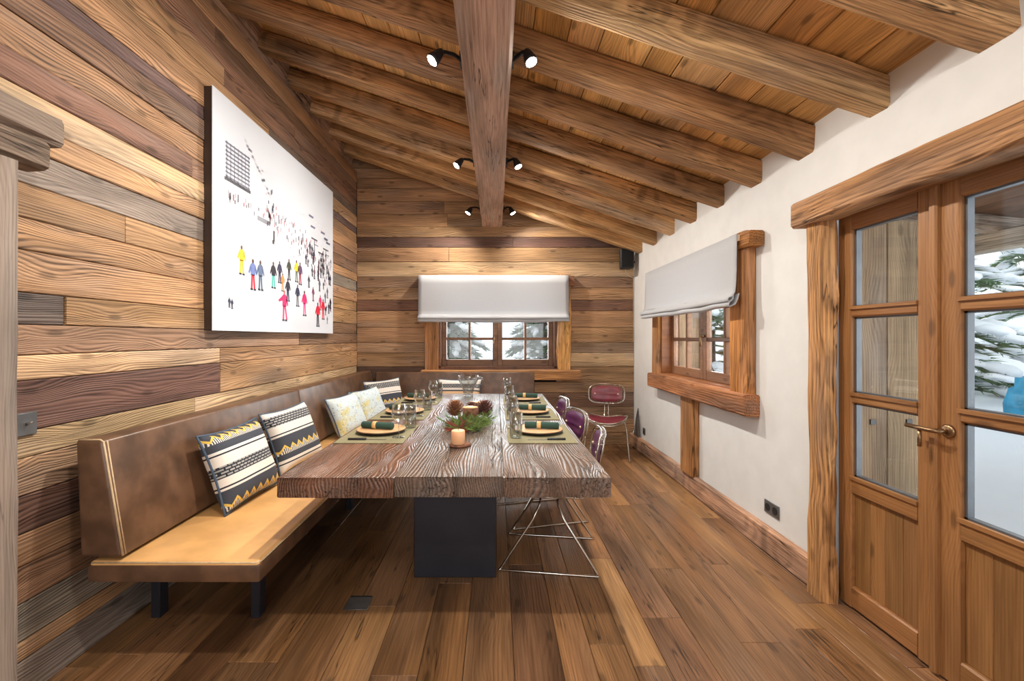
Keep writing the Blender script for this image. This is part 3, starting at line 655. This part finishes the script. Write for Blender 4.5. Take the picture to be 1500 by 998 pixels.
# ------------------------------------------------------------------ spot lamps on the beam
def spot(side, y, aim, power, label, grp='spot lamps on the ceiling beam'):
    hx = -.30 if side < 0 else .165; bx = -.185 if side < 0 else .08; z = 2.85
    root = thing('spot_lamp', label, 'lamp', (bx, y + .10, z + .05), group=grp)
    rel = lambda p: Vector(p) - Vector(root.location)
    m = MB(); m.box(min(0, side * .018), max(0, side * .018), -.035, .035, -.03, .03); m.build('wall_mount', 'void', root)
    a = MB(); a.tube([(side * .01, 0, 0), (side * .05, -.03, .012), rel((hx - side * .02, y + .03, z + .05)), rel((hx, y, z + .03))], .011, 8); a.build('arm', 'void', root, True)
    d = Vector(aim).normalized(); h0 = rel((hx, y, z + .03)); h1 = h0 + d * .07
    h = MB(); h.tube([h0 - d * .015, h0, h1 - d * .02, h1], [.014, .022, .034, .036], 14, caps=True); h.build('head', 'void', root, True)
    l = MB(); l.tube([h1, h1 + d * .004], [.031, .026], 14); l.build('lens', 'lamp', root)
    ld = bpy.data.lights.new('spot_light', 'SPOT'); ld.energy = power; ld.color = (1, .93, .83); ld.spot_size = math.radians(165); ld.spot_blend = 1.0; ld.shadow_soft_size = .035
    lo = bpy.data.objects.new('spot_light', ld); C.objects.link(lo); lo.parent = root; lo.location = h1 + d * .012; lo.rotation_euler = d.to_track_quat('-Z', 'Y').to_euler()
    return root
BS, DSD = 'bench side of the beam', 'door side of the beam'
for (y, w, pl1, pr1, aL, aR) in ((2.44, 'black spot lamp over the table end', 112, 98, (-.6, -.2, -.75), (.3, -.25, -.9)),
                       (3.92, 'black spot lamp over the table middle', 112, 98, (-.6, -.2, -.75), (.35, -.2, -.9)), (5.38, 'black spot lamp by the back wall', 80, 80, (-.5, -.12, -.85), (.45, -.12, -.85))):
    spot(-1, y, aL, pl1, w + ', ' + BS); spot(1, y, aR, pr1, w + ', ' + DSD)
for y, w in ((.95, 'added unseen spot lamp level with the glazed door'), (-.8, 'added unseen spot lamp beyond the dining area')):  # extra pairs added out of view to light the near end of the room
    spot(-1, y, (-.35, .1, -.93), 62, w + ', bench side of beam'); spot(1, y, (.35, .1, -.93), 62, w + ', door side of beam')

# ------------------------------------------------------------------ speaker, switches, sockets
sp = thing('speaker', 'black loudspeaker fixed high in the corner by the plaster wall', 'speaker', (1.60, 5.62, 2.20))
bevelled('cabinet', MB().add([(-.085, -.07, 0), (.085, -.07, 0), (.06, .08, 0), (-.06, .08, 0), (-.085, -.07, .24), (.085, -.07, .24), (.06, .08, .24), (-.06, .08, .24)], [(3, 2, 1, 0), (4, 5, 6, 7), (0, 1, 5, 4), (1, 2, 6, 5), (2, 3, 7, 6), (3, 0, 4, 7)]), 'void', sp, .018, 3)
bevelled('grille', MB().box(-.07, .07, -.079, -.066, .015, .225), 'grille', sp, .006, 2)
MB().tube([(.03, .06, .12), (.09, .09, .10), (.138, .10, .10)], .014, 8).build('bracket', 'void', sp, True)
MB().tube([(.0, .05, 0.01), (.04, .09, -.06), (.128, .118, -.1), (.128, .118, -.9)], .004, 6).build('cable', 'ivory', sp, True)
sw = thing('light_switch', 'dark grey metal switch plate on the plank wall beside grey post', 'switch', (XL, 1.70, .985))
bevelled('cover_plate', MB().box(0, .007, -.04, .04, 0, .085), 'plate_steel', sw, .002, 1); MB().tube([(.006, 0, .042), (.028, 0, .05)], [.006, .004], 8).build('toggle', 'steel', sw, True)
def outlet(loc, n, label):
    r = thing('wall_outlet', label, 'outlet', loc); L = .075 * n
    bevelled('cover_plate', MB().box(-.008, 0, -L / 2, L / 2, -.04, .04), 'plate_steel', r, .002, 1)
    for i in range(n):
        yy = -L / 2 + .0375 + .075 * i; l = MB(); l.tube([(-.0075, yy, 0), (-.0105, yy, 0)], .024, 16); l.build('socket', 'void', r)
outlet((XR, 2.87, .27), 2, 'dark double wall outlet above the baseboard near the glazed door')
outlet((XR, 5.35, .25), 1, 'small dark wall outlet above the baseboard near the corner')
fsock = thing('floor_socket', 'grey metal hinged floor socket lid set in the floor planks', 'floor socket', (-.70, 2.31, 0))
bevelled('lid', MB().box(-.06, .06, -.055, .055, 0, .004), 'plate_steel', fsock, .0015, 1); MB().box(-.055, .055, .056, .062, 0, .006).build('hinge', 'void', fsock)

# ------------------------------------------------------------------ chairs: bent rod sled base, wire pan and leather pads
def sup(a, w, d, e=3.2):
    c, s = math.cos(a), math.sin(a); k = (abs(c) ** e + abs(s) ** e) ** (-1 / e); return c * k * w, s * k * d
def chair(pad, label, loc, rz, group=None):
    """faces own +Y"""
    r = thing('wire_chair', label, 'chair', loc, rz, group); SZ0 = .43
    def pan(u, v): return SZ0 + .035 * (abs(u / .23) ** 2.2) - .018 * (1 - min(1, (u / .23) ** 2)) + (.012 if v > .12 else 0) * (v - .12) * -8
    for s in (-1, 1):                                        # sled: from the centre plate out, down, along the floor and back
        m = MB(); m.tube([(0, .055, .395), (s * .17, .05, .392), (s * .205, .055, .375), (s * .222, .09, .30), (s * .245, .272, .022), (s * .246, .285, .009), (s * .246, .272, .007), (s * .246, 0, .007), (s * .246, -.272, .007), (s * .246, -.285, .009), (s * .245, -.272, .022), (s * .222, -.09, .30), (s * .205, -.055, .375), (s * .17, -.05, .392), (0, -.055, .395)], .0068, 8)
        m.build('sled_base', 'chrome', r, True)
    MB().box(-.07, .07, -.07, .07, .398, .408).build('seat_bracket', 'chrome', r)
    m = MB(); NR = 40; ring = [sup(2 * math.pi * k / NR, .23, .215) for k in range(NR)]
    m.tube([(x, y, pan(x, y)) for x, y in ring], .0055, 6, closed=True)
    m.tube([(x * .97, y * .97, pan(x, y) - .028) for x, y in ring], .004, 6, closed=True)
    for k in range(-6, 7):
        x = k * .034; ym = sup(math.acos(max(-1, min(1, x / .23))) if abs(x) < .23 else 0, .23, .215)[1]
        ym = .215 * (1 - abs(x / .23) ** 3.2) ** (1 / 3.2)
        m.tube([(x, -ym, pan(x, -ym)), (x, -ym * .97, pan(x, 0) - .028), (x, 0, pan(x, 0) - .03), (x, ym * .97, pan(x, 0) - .028), (x, ym, pan(x, ym))], .0026, 5)
    for k in range(-5, 6):
        y = k * .036; xm = .23 * (1 - abs(y / .215) ** 3.2) ** (1 / 3.2)
        m.tube([(-xm, y, pan(-xm, y)), (-xm * .97, y, pan(xm, y) - .026), (-xm * .5, y, pan(xm * .5, y) - .03), (0, y, pan(0, y) - .03), (xm * .5, y, pan(xm * .5, y) - .03), (xm * .97, y, pan(xm, y) - .026), (xm, y, pan(xm, y))], .0026, 5)
    m.build('seat_wire_pan', 'chrome', r, True)
    def padmesh(w, d, top, T, fn, name):
        vs = []; fs = []; Rr, A = 6, 32
        for sgn in (1, -1):
            for i in range(Rr + 1):
                for k in range(A):
                    q = i / Rr; x, y = sup(2 * math.pi * k / A, w * q, d * q); t = (1 - q ** 5) ** .5 * T / 2 * sgn; rib = .0025 * math.cos(y * 120) * (1 - q ** 4)
                    vs.append(fn(x, y, t + rib + top))
        for b in (0, (Rr + 1) * A):
            for i in range(Rr):
                for k in range(A): fs.append((b + i * A + k, b + i * A + (k + 1) % A, b + (i + 1) * A + (k + 1) % A, b + (i + 1) * A + k)[::(1 if b else -1)])
        return MB().add(vs, fs).build(name, pad, r, True)
    padmesh(.205, .19, 0, .022, lambda x, y, t: (x, y, pan(x, y) - .004 + t), 'seat_pad')
    def bk(x, z, t): return (x, -.29 - .18 * (z - .62) - .0 + .55 * x * x + t, z)
    m = MB(); ringb = [sup(2 * math.pi * k / NR, .212, .115, 3.6) for k in range(NR)]
    m.tube([bk(x, .675 + z, .006) for x, z in ringb], .0046, 6, closed=True); m.tube([bk(x * .97, .675 + z * .95, -.02) for x, z in ringb], .004, 6, closed=True)
    for k in range(-9, 10):
        x = k * .0225; zm = .115 * (1 - abs(x / .212) ** 3.6) ** (1 / 3.6); m.tube([bk(x, .675 + zm, .006), bk(x, .675 + zm * .95, -.02), bk(x, .675, -.022), bk(x, .675 - zm * .95, -.02), bk(x, .675 - zm, .006)], .0024, 5)
    m.build('back_wire_frame', 'chrome', r, True)
    bp = padmesh(.182, .094, 0, .02, lambda x, y, t: bk(x, .675 + y, t + .004), 'back_pad')
    for s in (-1, 1):
        b = MB(); b.tube([bk(s * .135, .675, .012), bk(s * .135, .675, .019)], .009, 10); b.build('button', 'ivory', bp, True)
        st = MB(); st.tube([(s * .022, 0, .398), (s * .022, -.19, .395), (s * .022, -.235, .42), (s * .022, -.285, .52), bk(s * .022, .675, -.026)], .0058, 8); st.build('back_support', 'chrome', r, True)
    return r
chair('purple', 'plum leather wire chair at the table end farthest from the back window', (.332, 2.84, 0), math.radians(82))
chair('purple', 'plum leather wire chair in the middle of the table side', (.335, 3.50, 0), math.radians(104))
chair('purple', 'plum leather wire chair at the table near the back bench', (.325, 4.24, 0), math.radians(95))
chair('burgundy', 'burgundy leather wire chair standing alone in the back corner', (1.26, 5.22, 0), math.radians(180 - 14))
# small grey triangle leaning in the corner
tri = thing('triangular_panel', 'small grey triangular panel with a pale wire rim above the baseboard', 'panel', (XR - .03, 5.55, .158))
MB().add([(-.012, -.10, 0), (-.012, .10, 0), (.022, .01, .33), (-.006, -.10, 0), (-.006, .10, 0), (.027, .01, .33)], [(0, 1, 2), (5, 4, 3), (0, 3, 4, 1), (1, 4, 5, 2), (2, 5, 3, 0)]).build('sheet', 'rubber', tri)
MB().tube([(-.012, -.10, .004), (.021, .01, .33), (-.012, .10, .004)], .005, 6, closed=True).build('wire_rim', 'chrome', tri, True)

# ------------------------------------------------------------------ table settings
ORD = ['at the free table end', 'in the middle of the table', 'near the back bench']
def on(side): return 'bench-side place' if side < 0 else 'chair-side place'
protos = {}
def proto(key, fn):
    if key not in protos: protos[key] = fn(); return protos[key]
    return copy_tree(protos[key])
def mk_mat():
    o = bevelled('placemat', MB().box(-.195, .195, -.265, .265, 0, .004), 'mat', None, .0015, 1); return o
def mk_plate():
    r = empty('dinner_plate'); MB().lathe([(.0001, 0), (.10, 0), (.142, .012), (.150, .017), (.150, .02), (.0001, .0165)], 36).build('rim', 'plate_rim', r, True)
    MB().lathe([(.0001, .017), (.138, .0195), (.149, .0215), (.149, .023), (.138, .0225), (.0001, .0195)], 36).build('face', 'plate', r, True); return r
def mk_napkin():
    r = empty('napkin_roll'); vs = []; pts = [(-.105, 0, .022), (-.1, 0, .022), (.1, 0, .022), (.105, 0, .022)]
    MB().tube(pts, [.017, .021, .021, .017], 14).build('cloth', 'napkin', r, True)
    MB().tube([(-.03, 0, .022), (-.005, 0, .022)], .0235, 14).build('napkin_ring', 'ring', r, True); return r
def mk_knife():
    r = empty('table_knife'); MB().add([(-.115, -.009, 0), (0, -.010, 0), (0, .006, 0), (-.105, .006, 0), (-.115, -.009, .0025), (0, -.010, .0025), (0, .006, .0025), (-.105, .006, .0025)], [(3, 2, 1, 0), (4, 5, 6, 7), (0, 1, 5, 4), (1, 2, 6, 5), (2, 3, 7, 6), (3, 0, 4, 7)]).build('blade', 'steel', r)
    bevelled('handle', MB().box(0, .105, -.009, .009, 0, .011), 'blackhandle', r, .003, 2); return r
def mk_fork():
    r = empty('table_fork'); m = MB()
    for k in range(4): m.tube([(-.10, -.009 + .006 * k, .008), (-.055, -.009 + .006 * k, .005)], .0013, 5)
    m.tube([(-.058, 0, .005), (-.03, 0, .004), (0, 0, .005)], [.010, .006, .003], 8); m.build('tines', 'steel', r, True)
    bevelled('handle', MB().box(0, .10, -.008, .008, 0, .010), 'blackhandle', r, .003, 2); return r
def mk_wine():
    o = MB().lathe([(.036, 0), (.036, .002), (.012, .005), (.0042, .012), (.0038, .085), (.008, .092), (.028, .104), (.041, .125), (.043, .145), (.034, .195), (.0325, .195), (.0415, .145), (.0395, .126), (.027, .107), (.003, .097)], 28).build('wine_glass', 'glass', None, True); return o
def mk_tumb():
    o = MB().lathe([(.034, 0), (.036, .004), (.038, .15), (.0362, .15), (.0345, .014), (.0001, .012)], 28).build('tumbler', 'glass', None, True)
    m = MB()
    for k in range(18):
        a = 2 * math.pi * k / 18; m.tube([(.0358 * math.cos(a), .0358 * math.sin(a), .01), (.0378 * math.cos(a), .0378 * math.sin(a), .145)], .0012, 4)
    m.build('fluting', 'glass', o, True); return o
def put(o, loc, rz, label, cat, group):
    o.location = loc; o.rotation_euler = (0, 0, rz); tag(o, label, cat, group)
for side in (-1, 1):
    for i, (yy) in enumerate((2.80, 3.53, 4.26)):
        w = on(side) + ' ' + ORD[i]; mx = -.715 if side < 0 else .262; T1 = TT + .0005; T2 = T1 + .0042
        put(proto('mat', mk_mat), (mx, yy, T1), 0, 'olive woven placemat at the ' + w, 'placemat', 'placemats')
        put(proto('plate', mk_plate), (mx + side * .0, yy + .03, T2), 0, 'round pale wooden plate at the ' + w, 'plate', 'plates')
        put(proto('napkin', mk_napkin), (mx + .02 * side, yy + .02, T2 + .0215), math.radians(-10 if side > 0 else -14), 'rolled dark green napkin with straw ring, ' + w, 'napkin', 'napkins')
        put(proto('knife', mk_knife), (mx + side * .03 - (.0 if side > 0 else -.0), yy - .19, T2), math.radians(0 if side > 0 else 180), 'black-handled knife at the ' + w, 'knife', 'knives')
        put(proto('fork', mk_fork), (mx + side * .03, yy + .225, T2), math.radians(0 if side > 0 else 180), 'black-handled fork at the ' + w, 'fork', 'forks')
        wx = (-.575, .105)[side > 0]; wy = (-.12, .16)[side > 0]
        put(proto('wine', mk_wine), (wx + side * -.0, yy + wy, T2), 0, 'stemmed wine glass at the ' + w, 'wine glass', 'wine glasses')
        tx = (-.56, .115)[side > 0]; ty = (.17, -.13)[side > 0]
        put(proto('tumbler', mk_tumb), (tx, yy + ty, T2), 0, 'tall fluted tumbler at the ' + w, 'tumbler', 'tumblers')
jug = thing('glass_jug', 'clear cut-glass jug flaring wide at the top, standing at the back bench end', 'jug', (-.285, 4.62, TT + .0005))
MB().lathe([(.05, 0), (.052, .006), (.045, .03), (.06, .09), (.10, .165), (.104, .205), (.1, .205), (.095, .165), (.055, .092), (.04, .034), (.0001, .02)], 16).build('vessel', 'glass', jug, True)
m = MB()
for k in range(14):
    a = 2 * math.pi * k / 14; m.tube([(.047 * math.cos(a), .047 * math.sin(a), .03), (.062 * math.cos(a + .2), .062 * math.sin(a + .2), .09), (.102 * math.cos(a + .4), .102 * math.sin(a + .4), .168)], .004, 5)
m.build('cut_ribs', 'glass', jug, True)
MB().tube([(.10, 0, .19), (.14, 0, .18), (.145, 0, .13), (.08, 0, .10)], .007, 8).build('handle', 'glass', jug, True)

# centrepiece
cd = thing('pillar_candle', 'small peach wax candle on a dark bark chip before the fir greens', 'candle', (-.207, 2.47, TT + .0155))
MB().lathe([(.0001, 0), (.034, 0), (.037, .004), (.037, .068), (.034, .073), (.0001, .071)], 24).build('wax_body', 'wax', cd, True)
MB().tube([(0, 0, .07), (.001, 0, .082)], .0015, 5).build('wick', 'blackhandle', cd)
m = MB(); m.lathe([(.0001, 0), (.055, 0), (.06, .007), (.055, .015), (.0001, .015)], 18, wob=.15)
tag(m.build('bark_chip', 'bark', None, False, (-.20, 2.48, TT + .0004)), 'dark piece of bark under the peach candle', 'bark')
def logcandle(loc, rr, h, label):
    r = thing('log_candle', label, 'candle', loc)
    MB().lathe([(.0001, 0), (rr, 0), (rr, h), (.0001, h)], 20, wob=.06).build('bark_log', 'bark', r, True)
    MB().lathe([(.0001, h - .001), (rr * .97, h - .001), (rr * .97, h + .002), (.0001, h + .002)], 20).build('cut_face', 'cutwood', r)
    MB().lathe([(.0001, h + .002), (rr * .5, h + .002), (rr * .5, h + .007), (.0001, h + .007)], 16).build('tea_light', 'ivory', r)
logcandle((-.185, 3.24, TT + .0005), .055, .095, 'short birch log candle holder among the fir greens')
logcandle((-.165, 3.60, TT + .0005), .05, .08, 'log candle holder behind the fir greens, toward the jug')
def pine_cone(loc, L, rr, tilt, mat, label):
    r = thing('pine_cone', label, 'pine cone', loc); m = MB(); n = 96; ga = math.pi * (3 - 5 ** .5)
    core = MB().lathe([(.0001, .0), (rr * .45, .01), (rr * .5, L * .4), (rr * .2, L * .95), (.0001, L)], 10)
    m.add(core.v, core.f)
    for k in range(n):
        f = (k + .5) / n; a = k * ga; z = L * (.04 + .9 * f); rad = rr * (math.sin(math.pi * (.18 + .8 * f)) ** .7); w = rr * .26 * (1 - .5 * f); up = .25 + .9 * f
        c, s = math.cos(a), math.sin(a); T = Vector((-s, c, 0)); O = Vector((c, s, 0))
        b0 = O * rad * .35 + Vector((0, 0, z)); tip = O * rad + Vector((0, 0, z + rad * .55 * up)); mid = O * rad * .8 + Vector((0, 0, z + rad * .25 * up))
        th = Vector((0, 0, .004)); m.add([b0 - T * w * .4, mid - T * w, tip, mid + T * w, b0 + T * w * .4, mid + th, tip + th], [(0, 1, 2, 3, 4), (0, 5, 1), (1, 5, 6, 2), (5, 4, 3), (5, 3, 2, 6)])
    o = m.build('scales', mat, r); o.rotation_euler = (tilt, 0, 0); o.location = (0, 0, rr * .16 if tilt == 0 else rr * .8); return r
pine_cone((-.305, 3.36, TT), .12, .068, 0, 'cone', 'brown open pine cone on the bench side of the fir greens')
pine_cone((-.085, 3.36, TT), .12, .068, 0, 'conedark', 'dark pine cone on the chair side of the fir greens')
pine_cone((-.19, 3.44, TT), .10, .05, 0, 'conedark', 'small pine cone upright between the two log candle holders')
def sprig(center, spread, n, mat, name, label, cat, L=.02):
    m = MB(); keep = [(-.185, 3.24, .068), (-.165, 3.60, .06), (-.305, 3.36, .074), (-.085, 3.36, .074), (-.19, 3.44, .056), (-.20, 2.48, .072)]
    def clear(p): return all((p.x - kx) ** 2 + (p.y - ky) ** 2 > kr * kr for kx, ky, kr in keep)
    for k in range(n):
        a = R(0, 6.28); b = Vector((center[0] + R(-1, 1) * spread[0], center[1] + R(-1, 1) * spread[1], TT + .004)); d = Vector((math.cos(a), math.sin(a), R(.1, .75))).normalized(); ln = R(.07, .13)
        pts = [b, b + d * ln * .5, b + d * ln + Vector((0, 0, -.01 if d.z > .2 else 0))]
        for p in pts: p.z = max(p.z, TT + .004)
        if not all(clear(b + d * ln * i / 8) for i in range(9)): continue
        m.tube(pts, .0025, 4)
        for q in range(46):
            f = q / 46; p = b + d * ln * f; p.z = max(p.z, TT + .004); s = Vector((R(-1, 1), R(-1, 1), R(-.2, 1))).normalized(); tip = p + (s * .8 + d * .6) * L; tip.z = max(tip.z, TT + .002); sd = d.cross(s).normalized() * .0016
            if not (clear(tip) and clear((p + tip) / 2)): continue
            m.add([p - sd, p + sd, tip, p + Vector((0, 0, .0015))], [(0, 1, 2), (0, 2, 3), (1, 3, 2)])
    return tag(m.build(name, mat), label, cat)
sprig((-.19, 3.06), (.10, .22), 150, 'fir', 'fir_greens', 'loose bed of green fir sprigs along the table centre', 'greenery', .024)
sprig((-.215, 2.86), (.05, .05), 14, 'redleaf', 'dried_flowers', 'dark red dried flowers lying in front of the fir greens', 'dried flowers', .02)

# ------------------------------------------------------------------ outside
def terrain():
    N = 60; vs = []; fs = []
    for i in range(N + 1):
        for j in range(N + 1):
            x = -8 + 28 * i / N; y = -6 + 28 * j / N
            inside = XL - .6 < x < XR + .5 and YF - .6 < y < YB + .6
            d = max(max(XL - x, x - (XR + .4)), max(YF - y, y - (YB + .4)), 0)
            h = -.12 + .2 * max(0, d - .4) + .12 * noise.noise(Vector((x * .7, y * .7, 0))) * min(1, d)
            vs.append((x, y, -.35 if inside else min(h, 2.2)))
    for i in range(N):
        for j in range(N): fs.append((i * (N + 1) + j, (i + 1) * (N + 1) + j, (i + 1) * (N + 1) + j + 1, i * (N + 1) + j + 1))
    o = MB().add(vs, fs).build('ground_snow', 'snow', None, True); tag(o, kind='structure'); return o
terrain()
def shutter(y, x0, x1, z0, z1, label, n=3, marks=True):
    r = thing('window_shutter' if not marks else 'door_shutter', label, 'shutter', (x0, y, z0)); w = (x1 - x0) / n
    for i in range(n):
        o = plank('board', z1 - z0, w - .003, .03, 'weathered', r, .003); frame(o, (w * (i + .5), 0, (z1 - z0) / 2), (0, 0, 1), (-1, 0, 0)) ; tone(o, S(142, 120, 94), .05)
        # face towards -Y
        frame(o, (w * (i + .5), 0, (z1 - z0) / 2), (0, 0, 1), (1, 0, 0))
        o.matrix_basis = Matrix(((0, 1, 0, w * (i + .5)), (0, 0, -1, 0), (-1, 0, 0, (z1 - z0) / 2), (0, 0, 0, 1)))
    if marks:
        for u in (.095, .28):
            MB().box(u - .014, u + .014, -.036, -.029, .885, .912).build('bolt_plate', 'blackhandle', r)
    MB().box(.01, x1 - x0 - .01, 0, .018, .2, .3).build('batten', 'trunk', r)
shutter(2.365, 1.835, 2.345, .02, 1.95, 'weathered plank door shutter opened outward beyond the glazed door')
shutter(4.73, 1.885, 2.20, 1.0, 1.92, 'weathered plank window shutter opened outward beyond the side window', 3, False)
# porch roof outside the door
pr = thing('porch_roof', 'timber porch roof with pale beams seen through the glazed door', 'roof')
def pb(p0, p1, w, h, col, name):
    a, b = Vector(p0), Vector(p1); o = beam(name, (b - a).length, w, h, 'beam', pr, n=8, jit=.006, cham=.012); X = (b - a).normalized(); Y = Vector((0, 0, 1)).cross(X).normalized(); frame(o, (a + b) / 2, X, Y); o.color = col
for k in range(8):
    o = plank('roof_board', 5.2, .30, .03, 'board', pr, .004); xx = 2.2 + .3 * k
    frame(o, (xx, 2.8, 2.62 - .12 * (xx - 2.2)), (0, 1, 0), (1, 0, -.12)); o.color = S(120, 84, 58)
pb((2.10, .2, 2.30), (2.10, 5.4, 2.30), .14, .16, S(214, 196, 170), 'beam')
pb((4.2, .2, 2.16), (4.2, 5.4, 2.16), .14, .16, S(206, 190, 166), 'beam')
for yy in (1.0, 2.4, 3.8, 5.0): pb((2.1, yy, 2.48), (4.5, yy, 2.26), .13, .13, S(180, 160, 140), 'rafter')
pb((4.2, 5.25, -.2), (4.2, 5.25, 2.08), .16, .16, S(150, 120, 94), 'post')
def snowtree(loc, H, rad, label, seed, n=150, grp=None):
    rn = random.Random(seed); r = thing('snowy_conifer', label, 'tree', loc, group=grp)
    MB().tube([(0, 0, -.3), (.03, 0, H * .5), (0, 0, H)], [.14, .09, .02], 10).build('trunk', 'trunk', r, True)
    g = MB(); sn = MB()
    ico = bmesh.new(); bmesh.ops.create_icosphere(ico, subdivisions=2, radius=1); iv = [v.co.copy() for v in ico.verts]; ifc = [tuple(v.index for v in f.verts) for f in ico.faces]; ico.free()
    for k in range(n):
        f = rn.random() ** .8; z = .25 + f * (H - .3); R0 = rad * (1 - f * .85) * rn.uniform(.6, 1.1); a = rn.uniform(0, 6.283); d = Vector((math.cos(a), math.sin(a), 0)); sd = Vector((-d.y, d.x, 0))
        P = lambda t: d * (R0 * t) + Vector((0, 0, z + .12 * R0 * t - .42 * R0 * t * t))
        g.tube([P(.1), P(.55), P(1)], [.018, .012, .004], 4)
        for q in range(70):
            t = rn.uniform(.25, 1.04); p = P(t); s = rn.choice((-1, 1)); ln = rn.uniform(.09, .24) * (1.15 - .4 * t); tip = p + sd * s * ln + d * ln * .7 + Vector((0, 0, rn.uniform(-.09, .04))); wv = Vector((0, 0, .012)) + d * .014
            g.add([p - wv, p + wv, tip, p + sd * .008], [(0, 1, 2), (0, 3, 2), (1, 2, 3)])
        for q in range(rn.choice((2, 3, 4))):
            t = rn.uniform(.45, .95); p = P(t) + Vector((0, 0, .05)); sx, sy, sz = R0 * rn.uniform(.10, .24), R0 * rn.uniform(.06, .15), rn.uniform(.03, .07); ph = rn.uniform(0, 50)
            vs = []
            for v in iv:
                w = 1 + .35 * noise.noise(v * 1.7 + Vector((ph, 0, 0))); vs.append(p + d * v.x * sx * w + sd * v.y * sy * w + Vector((0, 0, v.z * sz * w - .25 * v.x * sx)))
            sn.add(vs, ifc)
    g.build('branches', 'tree', r); sn.build('snow_load', 'snow', r, True); return r
snowtree((6.1, 6.5, .4), 4.6, 1.7, 'snow-laden green conifer standing beyond the porch and glazed door', 1, 170)
snowtree((9.6, 7.6, .8), 5.4, 1.9, 'taller snow-laden conifer behind the tarp seen through the door', 2, 150)
snowtree((-.8, 8.0, .2), 3.2, .86, 'snowy conifer behind the bench-side half of the back window', 3, 150)
snowtree((.85, 8.5, .2), 3.0, .86, 'snowy conifer behind the chair-side half of the back window', 4, 150)
snowtree((4.0, 8.6, .3), 3.6, 1.4, 'snowy conifer seen through the small side window past its shutter', 5, 120)
tp = thing('tarp_cover', 'turquoise tarp draped over garden furniture in the snow outside the door', 'tarp', (5.87, 4.25, .38))
N = 24; vs = []; fs = []
for i in range(N + 1):
    for j in range(N + 1):
        u, v = -1 + 2 * i / N, -1 + 2 * j / N; e = max(abs(u), abs(v)); h = .58 * (1 - max(0, e - .62) / .38 * .75) + .09 * noise.noise(Vector((u * 3, v * 3, 1))) + .07 * abs(noise.noise(Vector((u * 7, v * 5, 4))))
        k = 1 if e < .7 else .7 / e + (e - .7) * .25
        vs.append((u * .75 * k, v * .7 * k, h))
for i in range(N):
    for j in range(N): fs.append((i * (N + 1) + j, (i + 1) * (N + 1) + j, (i + 1) * (N + 1) + j + 1, i * (N + 1) + j + 1))
o = MB().add(vs, fs).build('tarp_sheet', 'tarp', tp, True); md = o.modifiers.new('thickness', 'SOLIDIFY'); md.thickness = .006
MB().box(-.48, .48, -.45, .45, -.1, .5).build('covered_box', 'dark', tp)
